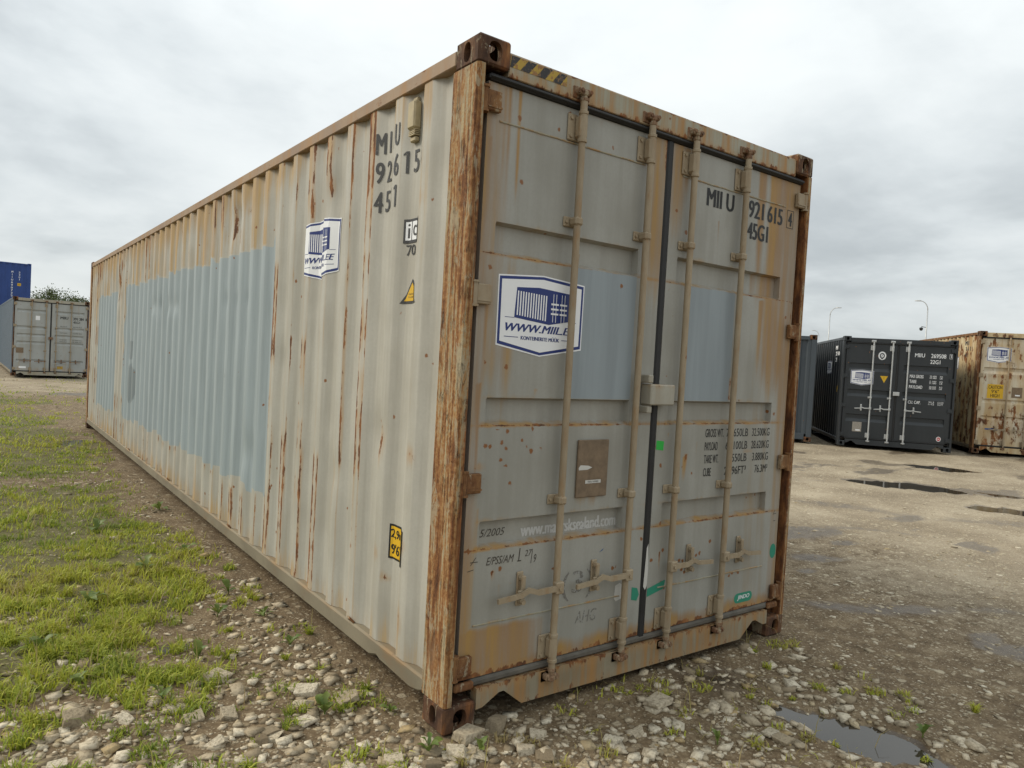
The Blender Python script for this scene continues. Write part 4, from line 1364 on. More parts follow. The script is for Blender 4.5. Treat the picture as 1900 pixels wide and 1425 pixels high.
def puddle_mask(x, y):
    r = np.zeros_like(x)
    wx = (fbm(x * 3.1, y * 3.1, 71, 3) - .5); wy = (fbm(x * 3.1 + 9, y * 3.1, 72, 3) - .5)
    for cx, cy, a, b, th, dp in PUDDLES:
        k = .9 * min(a, .5)
        dx, dy = x - cx + wx * k, y - cy + wy * k
        u = (dx * math.cos(th) + dy * math.sin(th)) / a
        v = (-dx * math.sin(th) + dy * math.cos(th)) / b
        r = np.maximum(r, dp * np.clip(1.25 - (u * u + v * v), 0, 1) ** .7)
    return r


def grass_mask(x, y):
    """how much grass grows at a place, 0 to 1"""
    n = fbm(x * 1.9, y * 1.2, 51, 5)
    n2 = fbm(x * 5, y * 4, 55, 3)
    d = -x
    reach = .44 - .30 * sstep(y, 2.0, 4.5) - .10 * sstep(y, 7.2, 9)
    left = sstep(d + (n - .5) * 1.5, reach, reach + .42) * sstep(y + (n - .5) * 1.6 - x * .15, 1.15, 1.9)
    left *= 1 - .93 * np.exp(-((y + (n - .5) * .8 - 6.75) / .42) ** 2)
    left *= 1 - .6 * sstep(y, 12, 18) * sstep(n, .62, .45)
    left *= 1 - .75 * sstep(y + (n - .5) * 5, 20, 25)
    left = np.where(x > .05, np.where(y > 12.3, left * .0 + .55 * sstep(n, .40, .62), 0), left)
    low = .30 * (1 - sstep(x, -.2, .4)) * sstep(n2, .50, .70) * (1 - sstep(y, .9, 1.9)) * (.3 + sstep(-x, .5, 1.4))
    front = .22 * sstep(n2, .50, .72) * np.exp(-((y + .45) / .55) ** 2) * np.exp(-((x - .6) / 1.0) ** 2)
    out = np.clip(np.maximum(np.maximum(left, low), front), 0, 1)
    inside = (x > .02) & (x < W - .02) & (y > .05) & (y < L1 - .05)
    return np.where(inside, 0, out)


def ground_z(x, y):
    x = np.asarray(x, float); y = np.asarray(y, float)
    r = np.hypot(x + 1.6, y + 2.5)
    z = (fbm(x * .9, y * .9, 61, 4) - .5) * .035 + (fbm(x * 5.5, y * 5.5, 62, 3) - .5) * .020 - .010
    z += (fbm(x * 22, y * 22, 64, 2) - .5) * .012 * np.exp(-r / 9)
    z += (fbm(x * .13, y * .13, 63, 3) - .5) * .10 * sstep(r, 8, 25)
    z += .030 * sstep(-x, .8, 2.0) * sstep(y, 2, 6)
    z += .05 * np.exp(-((x - .6) / 1.0) ** 2 - ((y - 20.8) / 1.2) ** 2) * fbm(x * 3, y * 3, 65, 3) * 2
    return z - puddle_mask(x, y) * 1.25


def axis(c, lo, hi, s0, g):
    a = [c]
    st = s0
    while a[-1] < hi:
        st = s0 + g * abs(a[-1] - c); a.append(a[-1] + st)
    b = [c]
    while b[-1] > lo:
        st = s0 + g * abs(b[-1] - c); b.append(b[-1] - st)
    return np.array(b[:0:-1] + a)


gx = axis(.3, -420, 420, .016, .017)
gy = axis(.0, -200, 600, .016, .017)
GX, GY = np.meshgrid(gx, gy)
GZ = ground_z(GX, GY)
inbox = (GX > .0) & (GX < W) & (GY > .0) & (GY < L1)
GZ = np.where(inbox, np.minimum(GZ, -.004), GZ)
for (fx, fy) in ((.08, .09), (W - .08, .09), (.08, L1 - .09), (W - .08, L1 - .09)):
    k = np.exp(-((GX - fx) / .22) ** 4 - ((GY - fy) / .22) ** 4)
    GZ = GZ * (1 - k) - .004 * k
r_, c_ = GX.shape
idx = np.arange(r_ * c_).reshape(r_, c_)
F = np.stack([idx[:-1, :-1], idx[:-1, 1:], idx[1:, 1:], idx[1:, :-1]], -1).reshape(-1, 4)
me = bpy.data.meshes.new('ground')
me.vertices.add(r_ * c_)
me.vertices.foreach_set('co', np.stack([GX, GY, GZ], -1).ravel())
me.loops.add(F.size)
me.loops.foreach_set('vertex_index', F.ravel())
me.polygons.add(len(F))
me.polygons.foreach_set('loop_start', np.arange(0, F.size, 4))
me.polygons.foreach_set('loop_total', np.full(len(F), 4))
me.update(calc_edges=True)
me.polygons.foreach_set('use_smooth', np.ones(len(F), bool))
gr = grass_mask(GX, GY)
gn = fbm(GX * .55, GY * .55, 81, 4)
pale = np.clip(sstep(GX + GY * .15 + (gn - .5) * 4.0, 1.8, 7.0) * .85, 0, 1)
pale = np.maximum(pale, .75 * sstep(GY, 16, 24))
pm = puddle_mask(GX, GY)
wet = np.clip(sstep(pm, .0, .012) + .7 * np.exp(-((GX - 1.5) / .35) ** 2 - ((GY + .2) / .3) ** 2) + .8 * sstep(fbm(GX * .8, GY * 1.3, 83, 4), .57, .70) * sstep(GX, 2.4, 3.2), 0, 1)
wet = np.maximum(wet, .9 * np.exp(-((GX - .6) / .9) ** 2 - ((GY - 20.8) / 1.0) ** 2))
tr_ = (GX * .66 + GY * .75) + (fbm(GX * .35, GY * .35, 87, 3) - .5) * 1.6          # wheel tracks crossing the yard
trk = np.zeros_like(GX)
for c0, w0, a0 in ((2.3, .16, .7), (3.45, .22, .85), (4.6, .18, .6), (6.2, .3, .6), (8.4, .35, .5)):
    trk = np.maximum(trk, a0 * np.exp(-((tr_ - c0) / w0) ** 2))
trk *= sstep(GX, 2.5, 3.3) * sstep(fbm(GX * .6, GY * .6, 88, 3), .34, .56)
wet = np.maximum(wet, trk)
setattr_f(me, 'grass', gr)
setattr_f(me, 'pale', pale)
setattr_f(me, 'wet', wet)


def ground_material():
    mt, t = newmat('stony_wet_yard_soil')
    P = t.coord('Object')
    fine = t.noise(P, 55, 6, 0.65)
    mid = t.noise(P, 7, 6, 0.6)
    big = t.noise(P, 1.1, 5, 0.55)
    wet, pale, grs = t.attr('wet'), t.attr('pale'), t.attr('grass')
    soil = t.ramp(t.add(t.mul(fine, .5), t.mul(mid, .5)), [(0.32, (0.066, 0.045, 0.025)), (0.5, (0.155, 0.111, 0.065)), (0.68, (0.29, 0.224, 0.139))])
    dust = t.ramp(t.add(t.mul(fine, .45), t.mul(big, .55)), [(0.32, (0.155, 0.122, 0.082)), (0.5, (0.285, 0.232, 0.162)), (0.66, (0.43, 0.365, 0.265))])
    pf = t.step(t.add(pale, t.mul(t.sub(mid, .5), .9)), 0.25, 0.85)
    col = t.mix(pf, soil, dust)
    # chips of limestone trodden into the surface, three sizes
    hs = []
    Pd = t.vadd(P, t.vmul(t.noise(P, 30, 3, .6, color=True), (.02, .02, .02)))
    for sc, thr, am in ((13, .66, .75), (32, .45, .85), (72, .38, .75)):
        dd = t.vor(Pd, sc, 'F1', 'Distance')
        cc = t.sep(t.vor(Pd, sc, 'F1', 'Color'))
        on = t.mul(t.math('GREATER_THAN', cc[0], thr), t.step(t.add(dd, t.mul(t.sub(fine, .5), .35)), 0.36, 0.24))
        tone = t.mix(cc[1], (0.26, 0.20, 0.12), (0.64, 0.56, 0.41))
        col = t.mix(t.mul(on, t.mul(am, t.mad(pf, .30, .70))), col, tone)
        hs.append(t.mul(on, 1.0 / sc * 9))
    # green film of seedlings and moss between the blades
    col = t.mix(t.mul(t.step(t.add(grs, t.mul(t.sub(fine, .5), .8)), .35, 1.0), .55), col, (0.085, 0.098, 0.028))
    wf = t.step(t.add(wet, t.mul(t.sub(mid, .5), .7)), 0.35, 0.75)
    wc = t.mix(1.0, col, (0.52, 0.49, 0.46), 'MULTIPLY')
    col = t.mix(wf, col, wc)
    ro = t.mixf(wf, 0.92, t.mad(fine, .40, .14))
    h = t.add(t.add(t.mul(fine, .45), t.mul(mid, .5)), t.add(t.add(hs[0], hs[1]), hs[2]))
    nr = t.bump(h, 0.75, 0.022)
    t.out(t.principled(col, ro, 0, nr, t.mixf(wf, .2, .5)))
    return mt


me.materials.append(ground_material())
ground = link('ground', me)
tag(ground, 'stony wet dirt ground of the container yard', 'ground', kind='structure')


def water_material():
    mt, t = newmat('muddy_water')
    P = t.coord('Object')
    n = t.noise(P, 3.0, 3, .5)
    col = t.mix(n, (0.030, 0.025, 0.018), (0.055, 0.045, 0.032))
    nr = t.bump(t.noise(P, 14, 3, .5), .03, .01)
    t.out(t.principled(col, 0.035, 0, nr, .5))
    return mt


M['water'] = water_material()
for i, (cx, cy, a, b_, th, dp) in enumerate(PUDDLES):
    n = 28
    vs = []
    for k in range(n):
        tt = 2 * math.pi * k / n
        rr = 1.5 + .12 * math.sin(3 * tt + i) + .08 * math.sin(5 * tt + 2 * i)
        u, v = a * rr * math.cos(tt), b_ * rr * math.sin(tt)
        vs.append((cx + u * math.cos(th) - v * math.sin(th), cy + u * math.sin(th) + v * math.cos(th)))
    zz = float(np.mean(ground_z(np.array([p[0] for p in vs]), np.array([p[1] for p in vs])))) 
    # water stands just below the lowest part of the rim
    pts = np.array(vs)
    lvl = float(np.percentile(ground_z(pts[:, 0], pts[:, 1]), 20)) - .010
    MB().add([(p[0], p[1], lvl) for p in vs], [tuple(range(n))]).build('puddle', M['water'], None, recalc=False)
for o in [o for o in COL.objects if o.name.startswith('puddle')]:
    tag(o, 'shallow puddle of rain water on the stony yard', 'puddle', 'puddles in the yard', 'structure')


# ------------------------------------------------------------------ stones
def chip_points(rg):
    """corners of a broken slab"""
    v = np.array([(a, b, c) for a in (-1, 1) for b in (-1, 1) for c in (-1, 1)], float)
    v += rg.uniform(-.42, .42, (8, 3))
    v = np.concatenate([v, rg.uniform(-1, 1, (3, 3)) * [1.15, 1.15, .9]])
    v *= [.78, rg.uniform(.45, .72), rg.uniform(.24, .48)]
    a = rg.uniform(-.5, .5)
    v[:, 0] += v[:, 1] * a
    return v


def hull_of(v):
    bm = bmesh.new()
    for p in v: bm.verts.new(p)
    bmesh.ops.convex_hull(bm, input=bm.verts)
    bmesh.ops.delete(bm, geom=[x for x in bm.verts if not x.link_faces], context='VERTS')
    return bm


def hull_stone(seed):
    bm = hull_of(chip_points(np.random.default_rng(seed)))
    bmesh.ops.triangulate(bm, faces=bm.faces)
    bmesh.ops.recalc_face_normals(bm, faces=bm.faces)
    bm.verts.index_update()
    V = np.array([x.co[:] for x in bm.verts]); Fc = np.array([[x.index for x in f.verts] for f in bm.faces])
    bm.free()
    return V * .5, Fc


def rough_stone(seed):
    """a nearer stone: broken edges knocked off, about 50 faces"""
    rg = np.random.default_rng(seed + 100)
    bm = hull_of(chip_points(rg))
    bmesh.ops.bevel(bm, geom=bm.edges[:], offset=.045, segments=1, affect='EDGES', clamp_overlap=True)
    bmesh.ops.triangulate(bm, faces=bm.faces)
    for x in bm.verts:
        x.co *= 1 + rg.uniform(-.03, .03)
    bmesh.ops.recalc_face_normals(bm, faces=bm.faces)
    me = bpy.data.meshes.new('stone')
    bm.to_mesh(me); bm.free()
    me.transform(Matrix.Scale(.55, 4))
    return me


def stone_material(name, obj):
    mt, t = newmat(name)
    P = t.coord('Object')
    tone = t.rand() if obj else t.attr('tone')
    fine = t.noise(P, 60 if not obj else 7, 5, .65)
    col = t.ramp(tone, [(0.0, (0.19, 0.145, 0.09)), (0.25, (0.36, 0.295, 0.20)), (0.6, (0.52, 0.445, 0.325)), (0.88, (0.61, 0.545, 0.42)), (0.98, (0.38, 0.28, 0.14))])
    col = t.mix(t.step(fine, .42, .70, 0, .75), col, (0.19, 0.15, 0.098))
    nr = t.bump(fine, .45, .012 if not obj else .12)
    t.out(t.principled(col, .88, 0, nr, .25))
    return mt


M['gravel'] = stone_material('limestone_gravel', False)
M['stone'] = stone_material('limestone', True)
HULLS = [hull_stone(i) for i in range(14)]
RMESH = [rough_stone(i) for i in range(12)]
for mm in RMESH: mm.materials.append(M['stone'])


def scatter(n, az0, az1, r0, r1):
    th = np.linspace(math.atan(1.576 / r1), math.atan(1.576 / r0), 4096)
    tt = RNG.uniform(th[0], th[-1], n)
    r = 1.576 / np.tan(tt)
    az = np.radians(RNG.uniform(az0, az1, n))
    return CAM.x + r * np.sin(az), CAM.y + r * np.cos(az), r


N = 76000
x, y, r = scatter(N, -14, 88, 2.1, 42)
dens = .10 + .20 * sstep(fbm(x * 1.3, y * 1.3, 91, 3), .38, .66) + (.14 + .25 * sstep(fbm(x * 1.3, y * 1.3, 91, 3), .38, .66)) * sstep(x, 2.5, 4)
nearl = (1 - sstep(x, -.05, .25)) * (1 - sstep(y, 1.4, 2.6))
dens = np.maximum(dens, nearl * (.05 + .17 * sstep(fbm(x * 1.5, y * 1.5, 93, 3), .42, .62) + .26 * sstep(-x, .75, 1.4) * (1 - sstep(y, .6, 1.7))))
frontm = np.exp(-((y + .55) / .75) ** 4) * sstep(x, -.2, .3) * (1 - sstep(x, 2.4, 3.4))
dens = np.maximum(dens, frontm * (.10 + .24 * sstep(fbm(x * 2.2, y * 2.2, 94, 3), .36, .60)))
dens = np.maximum(dens, .95 * np.exp(-((y + (fbm(x * 2, y * 2, 95, 2) - .5) * .6 - 6.75) / .40) ** 2) * (x < 0))
dens = np.maximum(dens, .42 * np.exp(-((x + .28) / .22) ** 2) * (y > .3) * (y < 12))
dens *= 1 - .35 * grass_mask(x, y)
inside = (x > -.01) & (x < W + .01) & (y > .035) & (y < L1)
for (fx, fy) in ((.08, .08), (W - .08, .08)):
    inside |= (np.abs(x - fx) < .13) & (np.abs(y - fy) < .13)
dens = np.where(inside, 0, dens)
dens *= 1 - .9 * sstep(puddle_mask(x, y), .008, .016)
keep = RNG.uniform(size=N) < dens
x, y, r = x[keep], y[keep], r[keep]
size = np.exp(RNG.normal(math.log(.0165), .62, len(x)))
big_boost = 1 + .40 * ((x < .1) & (y < 2.5)) + .35 * ((y < 0) & (x > 0) & (x < 2.4))
size = np.clip(size * big_boost, .006, .085)
size = np.maximum(size, r * .0021)
size = np.where(x > 2.4, np.clip(size, .010, .045 + r * .0012), size)
yawr = RNG.uniform(0, 2 * math.pi, len(x))
flat = np.where((x > 2.3), RNG.uniform(.30, .6, len(x)), RNG.uniform(.7, 1.0, len(x)))
sink = np.where((x > 2.3), .22, RNG.uniform(.06, .30, len(x)))
z = ground_z(x, y) + size * (.13 * flat - sink * .45)
order = np.argsort(-size / r)
near = order[:290]
rest = order[290:]
for i in near:
    o = bpy.data.objects.new('stone', RMESH[int(i) % len(RMESH)])
    COL.objects.link(o)
    o.parent = ground
    o.location = (x[i], y[i], z[i])
    o.scale = (size[i], size[i], size[i] * flat[i])
    o.rotation_euler = (RNG.uniform(-.25, .25), RNG.uniform(-.25, .25), yawr[i])
VS = []; FS = []; TN = []; off = 0
var = RNG.integers(0, len(HULLS), len(x))
for h, (HV, HF) in enumerate(HULLS):
    ii = rest[var[rest] == h]
    if len(ii) == 0: continue
    c, s_ = np.cos(yawr[ii])[:, None], np.sin(yawr[ii])[:, None]
    tx = RNG.uniform(-.3, .3, len(ii))[:, None]
    vx, vy, vz = HV[:, 0][None], HV[:, 1][None], HV[:, 2][None]
    X = (vx * c - vy * s_) * size[ii][:, None]
    Y = (vx * s_ + vy * c) * size[ii][:, None]
    Z = (vz + tx * vx) * (size[ii] * flat[ii])[:, None]
    V = np.stack([X + x[ii][:, None], Y + y[ii][:, None], Z + z[ii][:, None]], -1).reshape(-1, 3)
    Fi = (HF[None] + (np.arange(len(ii)) * len(HV))[:, None, None]).reshape(-1, 3) + off
    VS.append(V); FS.append(Fi); TN.append(np.repeat(RNG.uniform(0, 1, len(ii)), len(HV))); off += len(V)


def tri_mesh(name, V, Fc):
    me = bpy.data.meshes.new(name)
    me.vertices.add(len(V)); me.vertices.foreach_set('co', V.astype(np.float32).ravel())
    me.loops.add(Fc.size); me.loops.foreach_set('vertex_index', Fc.astype(np.int32).ravel())
    me.polygons.add(len(Fc)); me.polygons.foreach_set('loop_start', np.arange(0, Fc.size, 3)); me.polygons.foreach_set('loop_total', np.full(len(Fc), 3))
    me.update(calc_edges=True)
    return me


me = tri_mesh('gravel', np.concatenate(VS), np.concatenate(FS))
setattr_f(me, 'tone', np.concatenate(TN))
me.materials.append(M['gravel'])
tag(link('gravel', me), 'loose pale limestone gravel strewn over the yard', 'gravel', kind='stuff')

# a few rocks one can point at
for (rx, ry, sz_, fl, lab) in [(.085, -.065, .105, 1.25, 'grey rock leaning on the foot of the rusty corner casting'), (-.33, .66, .120, 1.0, 'large pale rounded rock lying alone on the bare soil beside the long container'),
                               (1.03, -.24, .150, .75, 'large flat grey rock in front of the container doors'), (.25, -.03, .115, 1.0, 'knobbly pale rock in the notch under the door sill'),
                               (-.02, -.15, .10, .9, 'pale angular rock just in front of the corner casting'), (-.20, .52, .14, .5, 'flat pale slab of rock among weeds by the long container'),
                               (-1.22, .93, .13, .8, 'broad cracked limestone block among the near stones'), (-.62, 1.02, .12, .9, 'topmost rock of a small heap beside the grass')]:
    o = bpy.data.objects.new('rock', RMESH[(int(rx * 100) + 5) % len(RMESH)])
    COL.objects.link(o)
    o.location = (rx, ry, float(ground_z(rx, ry)) + sz_ * .17 * fl)
    o.scale = (sz_, sz_, sz_ * fl)
    o.rotation_euler = (.1, -.1, rx * 40)
    tag(o, lab, 'rock')

# ------------------------------------------------------------------ grass
def grass_material():
    mt, t = newmat('yellow_green_grass')
    tone = t.attr('tone')
    tip = t.attr('tip')
    col = t.ramp(tone, [(0.0, (0.14, 0.21, 0.028)), (0.35, (0.33, 0.39, 0.04)), (0.68, (0.53, 0.53, 0.065)), (0.86, (0.34, 0.29, 0.10)), (1.0, (0.36, 0.27, 0.14))])
    col = t.mix(t.mul(tip, .25), col, (0.36, 0.35, 0.10))
    d1 = t.principled(col, .55, 0, None, .25)
    tr = t.node('ShaderNodeBsdfTranslucent')
    t.put(tr.inputs['Color'], col)
    mx = t.node('ShaderNodeMixShader')
    mx.inputs[0].default_value = .35
    t.l.new(d1, mx.inputs[1]); t.l.new(tr.outputs[0], mx.inputs[2])
    t.out(mx.outputs[0])
    return mt


N = 520000
x, y, r = scatter(N, -14, 30, 2.1, 34)
x2, y2, r2 = scatter(40000, 25, 75, 2.1, 7)
x, y, r = np.concatenate([x, x2]), np.concatenate([y, y2]), np.concatenate([r, r2])
TUF = []
for k in range(230):
    if k < 150:
        tx_, ty_ = RNG.uniform(-1.5, -.03), RNG.uniform(-.2, 1) ** 1 * 3.4
    else:
        tx_, ty_ = RNG.uniform(-.1, 2.4), -RNG.uniform(.02, 1.0) ** 1.3 * 1.3
    m_ = int(RNG.integers(14, 60)); rr_ = RNG.uniform(.012, .055)
    a_ = RNG.uniform(0, 6.28, m_); q_ = rr_ * np.sqrt(RNG.uniform(0, 1, m_))
    TUF.append(np.stack([tx_ + q_ * np.cos(a_), ty_ + q_ * np.sin(a_)], 1))
TUF = np.concatenate(TUF)
inb = (TUF[:, 0] > -.01) & (TUF[:, 0] < W) & (TUF[:, 1] > -.005)
TUF = TUF[~inb]
ntuf = len(TUF)
x, y = np.concatenate([x, TUF[:, 0]]), np.concatenate([y, TUF[:, 1]])
r = np.hypot(x - CAM.x, y - CAM.y)
gm_ = grass_mask(x, y)
clump = sstep(fbm(x * 9, y * 9, 97, 3), .36, .62)
keep = RNG.uniform(size=len(x)) < gm_ * (.10 + .9 * clump) * (.34 + .85 * sstep(fbm(x * 3.4, y * 3.4, 105, 4), .38, .57))
keep[-ntuf:] = True
x, y, r, gm_, clump = x[keep], y[keep], r[keep], gm_[keep], clump[keep]
n = len(x)
lush = sstep(fbm(x * 1.1, y * 1.1, 99, 3), .40, .65)
hgt = RNG.uniform(.014, .048, n) * (.6 + .6 * clump + .55 * lush) * np.where(y < 0, .75, 1.0)
stalk = (RNG.uniform(size=n) < .012) & (r < 9)
hgt = np.where(stalk, RNG.uniform(.08, .17, n), hgt)
wid = np.maximum(RNG.uniform(.0018, .0046, n) * np.where(stalk, .6, 1), r * .00048)
a = RNG.uniform(0, 2 * math.pi, n)
lean = RNG.uniform(.2, 1.35, n) * hgt
dx, dy = np.cos(a) * lean, np.sin(a) * lean
px, py = -np.sin(a) * wid, np.cos(a) * wid
z0 = ground_z(x, y) - .004
B = np.zeros((n, 5, 3))
B[:, 0] = np.stack([x - px, y - py, z0], 1)
B[:, 1] = np.stack([x + px, y + py, z0], 1)
B[:, 2] = np.stack([x - px * .8 + dx * .35, y - py * .8 + dy * .35, z0 + hgt * .62], 1)
B[:, 3] = np.stack([x + px * .8 + dx * .35, y + py * .8 + dy * .35, z0 + hgt * .62], 1)
B[:, 4] = np.stack([x + dx, y + dy, z0 + hgt * (1 - .22 * (lean / hgt) ** 2)], 1)
Fg = np.array([[0, 1, 3], [0, 3, 2], [2, 3, 4]])
Fg = (Fg[None] + (np.arange(n) * 5)[:, None, None]).reshape(-1, 3)
me = tri_mesh('grass', B.reshape(-1, 3), Fg)
tn = np.clip(RNG.normal(.38, .17, n) + .22 * (lush - .5) + np.where((y < .1) & (x > -.15), .40, 0) + (fbm(x * .9, y * .9, 103, 2) - .5) * .7 + (fbm(x * 6, y * 6, 107, 2) - .5) * .5, 0, 1)
tn = np.where(stalk, RNG.uniform(.82, 1, n), tn)
setattr_f(me, 'tone', np.repeat(tn, 5))
setattr_f(me, 'tip', np.tile([0, 0, .5, .5, 1.0], n))
me.materials.append(grass_material())
tag(link('grass', me), 'short yellow-green grass growing along the container side', 'grass', kind='stuff')
print('grass blades', n)


# ------------------------------------------------------------------ broad-leaved weeds
def leaf_material():
    mt, t = newmat('weed_leaf')
    P = t.coord('Object')
    n = t.noise(P, 30, 3, .6)
    rn = t.rand()
    col = t.mix(rn, (0.085, 0.15, 0.028), (0.17, 0.215, 0.045))
    col = t.mix(t.mul(n, .4), col, (0.22, 0.25, 0.07))
    d1 = t.principled(col, .45, 0, t.bump(n, .3, .004), .4)
    tr = t.node('ShaderNodeBsdfTranslucent')
    t.put(tr.inputs['Color'], col)
    mx = t.node('ShaderNodeMixShader'); mx.inputs[0].default_value = .3
    t.l.new(d1, mx.inputs[1]); t.l.new(tr.outputs[0], mx.inputs[2])
    t.out(mx.outputs[0])
    return mt


M['leaf'] = leaf_material()


def leaf_mesh(kind):
    rows = 7
    prof = {0: [.05, .35, .75, 1.0, .95, .62, .04], 1: [.08, .26, .60, .42, .85, .50, .04]}[kind]
    vs = []
    for i in range(rows):
        t_ = i / (rows - 1)
        wv = prof[i] * .26
        zc = .42 * math.sin(t_ * 2.0) * t_ ** .4 - .25 * t_ ** 2.2
        for s_ in (-1, 0, 1):
            vs.append((t_, s_ * wv, zc + abs(s_) * wv * .35))
    fs = []
    for i in range(rows - 1):
        for k in (0, 1):
            fs.append((i * 3 + k, i * 3 + k + 1, (i + 1) * 3 + k + 1, (i + 1) * 3 + k))
    me = bpy.data.meshes.new('leaf')
    me.from_pydata(vs, [], fs)
    me.polygons.foreach_set('use_smooth', [True] * len(fs))
    me.materials.append(M['leaf'])
    return me


LEAF = [leaf_mesh(0), leaf_mesh(1)]
STEM = MB().tube([(0, 0, -.01), (.004, 0, .02), (0, .003, .04)], [.004, .003, .0015], 6).build('stem_source', M['leaf'])
stem_me = STEM.data
bpy.data.objects.remove(STEM)
WEEDS = [(-.33, .45, .085, 8, 'broad-leaved weed with lobed leaves growing between the stones beside the corner post'), (-.19, 1.27, .09, 7, 'low weed close under the bottom rail of the long container'), (-.90, .90, .12, 4, 'seedling with a few upright leaves in the open stones'),
         (.075, -.17, .085, 4, 'small upright weed in front of the rusty corner casting'), (-.10, -.06, .09, 7, 'flat rosette weed on bare soil at the container corner'), (-.66, 1.28, .11, 4, 'young weed beside the small puddle in the grass'),
         (-1.30, 1.75, .12, 6, 'dock-like weed at the lower edge of the grass'), (-1.02, 2.35, .13, 5, 'tall-leaved weed standing out of the grass'), (-.62, 2.9, .12, 6, 'broad dock leaf plant in the middle of the grass'),
         (-.18, 1.75, .10, 6, 'dark green weed on the gravel next to the rail'), (-.25, 2.25, .09, 6, 'bushy little weed near the rail'), (-.42, 1.85, .10, 5, 'weed sprouting from bare gravel past the puddle'),
         (-.28, 3.3, .11, 7, 'leafy weed at the grass edge under the blue patch'), (-.16, 4.9, .13, 7, 'dark leafy clump against the bottom rail'), (-.75, 4.3, .14, 6, 'large weed rising from thick grass'),
         (-1.18, 1.25, .10, 5, 'flat weed among the near limestone blocks'), (1.86, -1.08, .08, 5, 'weed straggling out of the long puddle'), (1.0, -.62, .06, 4, 'tiny weed in the gravel before the doors'), (-.08, .32, .07, 6, 'fine leafed weed in the shade of the rail')]
for i, (wx, wy, sc, nl, lab) in enumerate(WEEDS):
    t_ = tag(empty('weed_plant', (wx, wy, float(ground_z(wx, wy)))), lab, 'weed')
    o = link('stem', stem_me, t_)
    for k in range(nl):
        lf = link('leaf', LEAF[(i + k) % 2], t_)
        an = 2 * math.pi * k / nl + random.uniform(-.4, .4)
        s_ = sc * random.uniform(.5, .95)
        lf.scale = (s_, s_ * random.uniform(.8, 1.2), s_)
        lf.rotation_euler = (random.uniform(-.3, .3), random.uniform(-.75, .15) - (.35 if nl < 5 else 0), an)
        lf.location = (0, 0, random.uniform(.0, .03))

# ------------------------------------------------------------------ street lamps far behind
def street_lamp(az, dist, h, side, label, dome=False):
    a = math.radians(az)
    base = Vector((CAM.x + dist * math.sin(a), CAM.y + dist * math.cos(a), -.1))
    t_ = tag(empty('street_lamp', base), label, 'street lamp')
    rt = Vector((math.cos(a), -math.sin(a), 0)) * side
    MB().tube([(0, 0, 0), (0, 0, h * .5), (0, 0, h - .9)], [.085, .07, .055], 10).build('pole', M['galv'], t_, smooth=True)
    pts = [(0, 0, h - .9)] + [tuple(rt * (.7 * (1 - math.cos(q))) + Vector((0, 0, h - .9 + .9 * math.sin(q)))) for q in (.25, .6, .95, 1.25, 1.5)]
    MB().tube(pts, .042, 8).build('arm', M['galv'], t_, smooth=True)
    e = Vector(pts[-1])
    nrm = Vector((-rt.y, rt.x, 0))
    b = MB()
    ring = []
    for s0, wv, hv in ((-.05, .06, .045), (.06, .13, .08), (.35, .14, .07), (.55, .05, .03)):
        c = e + rt * s0
        for (uu, vv) in ((-1, 0), (-.6, 1), (.6, 1), (1, 0), (.6, -.5), (-.6, -.5)):
            ring.append(tuple(c + nrm * wv * uu + Vector((0, 0, hv * vv))))
    fs = [(i * 6 + k, i * 6 + (k + 1) % 6, (i + 1) * 6 + (k + 1) % 6, (i + 1) * 6 + k) for i in range(3) for k in range(6)] + [tuple(range(6)), tuple(range(18, 24))]
    b.add(ring, fs).build('lamp_head', M['galv'], t_)
    MB().box(-.13, .13, -.13, .13, .08, .14, .02).build('base_plate', M['galv'], t_)
    if dome:
        b = MB().tube([tuple(Vector((0, 0, h * .735))), tuple(-rt * -.0 + rt * .45 + Vector((0, 0, h * .745)))], .03, 6)
        c = rt * .45 + Vector((0, 0, h * .725))
        b.lathe(c.x, c.y, [(.04, c.z + .12), (.16, c.z + .06), (.17, c.z - .05), (.12, c.z - .17), (.04, c.z - .22)], 10)
        b.build('dome_camera', M['rubber'], t_)
    return t_


street_lamp(66.24, 82, 9.9, -1, 'tall street lamp with a dome camera on its pole, beyond the rusty cream container', True)
street_lamp(60.10, 92, 10.0, 1, 'street lamp with its arm bent the other way, beyond the dark grey container')
street_lamp(59.45, 132, 9.7, -1, 'most distant street lamp, only its bent arm showing above the slate grey container')


# ------------------------------------------------------------------ trees beyond the far containers
def bark_and_leaf():
    mt, t = newmat('tree_foliage')
    col = t.mix(t.attr('tone'), (0.035, 0.055, 0.016), (0.12, 0.15, 0.045))
    t.out(t.principled(col, .6, 0, None, .2))
    return mt


M['foliage'] = bark_and_leaf()
M['bark'] = plain('grey_brown_bark', (0.10, 0.08, 0.06), .9, 0, .3, 12, .5, 40)


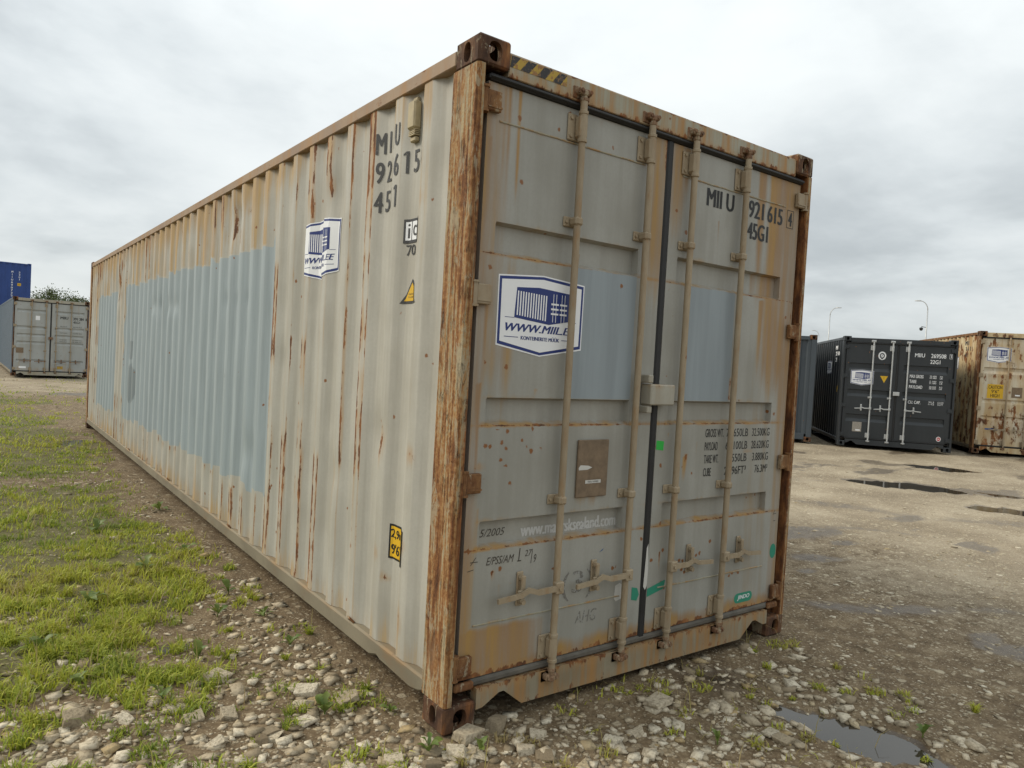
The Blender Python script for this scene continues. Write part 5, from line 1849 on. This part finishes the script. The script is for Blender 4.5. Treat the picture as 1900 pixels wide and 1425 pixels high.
def tree(px, py, h, rad, seed, label):
    rg = np.random.default_rng(seed)
    t_ = tag(empty('leafy_tree', (px, py, -.1)), label, 'tree', 'trees beyond the far containers')
    b = MB().tube([(0, 0, 0), (.05, .03, h * .3), (-.05, 0, h * .6), (0, 0, h * .88)], [.13, .10, .06, .02], 8)
    tips = []
    for k in range(11):
        a = rg.uniform(0, 6.28); z0 = h * rg.uniform(.25, .7); ln = rad * rg.uniform(.6, 1.05)
        e = (math.cos(a) * ln, math.sin(a) * ln, z0 + rg.uniform(.25, .9))
        b.tube([(0, 0, z0), (e[0] * .5, e[1] * .5, z0 + (e[2] - z0) * .7), e], [.05, .03, .01], 6)
        tips.append(e)
    b.build('trunk', M['bark'], t_, smooth=True)
    tips += [(rg.uniform(-.3, .3), rg.uniform(-.3, .3), h * rg.uniform(.75, .97)) for _ in range(5)]
    C = []
    for e in tips:
        k = 190
        C.append(np.array(e) + rg.normal(size=(k, 3)) * [.34, .34, .30] * rg.uniform(.6, 1.1))
    C = np.concatenate(C)
    n = len(C)
    s_ = rg.uniform(.04, .085, n)[:, None]
    d1 = rg.normal(size=(n, 3)); d1 /= np.linalg.norm(d1, axis=1)[:, None]
    d2 = np.cross(d1, rg.normal(size=(n, 3))); d2 /= np.linalg.norm(d2, axis=1)[:, None]
    V = np.stack([C - d1 * s_, C + d2 * s_ * .6, C + d1 * s_, C - d2 * s_ * .6], 1).reshape(-1, 3)
    Fq = np.array([[0, 1, 2], [0, 2, 3]])[None] + (np.arange(n) * 4)[:, None, None]
    me = tri_mesh('crown', V, Fq.reshape(-1, 3))
    setattr_f(me, 'tone', np.repeat(rg.uniform(0, 1, n), 4))
    me.materials.append(M['foliage'])
    link('crown', me, t_)


for (az, dist, el, rad, sd) in [(3.15, 68, 2.72, 1.2, 1), (3.75, 66, 2.98, 1.3, 2), (4.35, 70, 2.85, 1.4, 3), (4.95, 67, 2.72, 1.2, 4), (5.55, 72, 2.60, 1.3, 5), (6.3, 70, 2.62, 1.3, 6)]:
    a = math.radians(az)
    tree(CAM.x + dist * math.sin(a), CAM.y + dist * math.cos(a), 1.58 + dist * math.tan(math.radians(el)) + .1, rad, sd, 'bushy green tree top showing above the pale grey container')
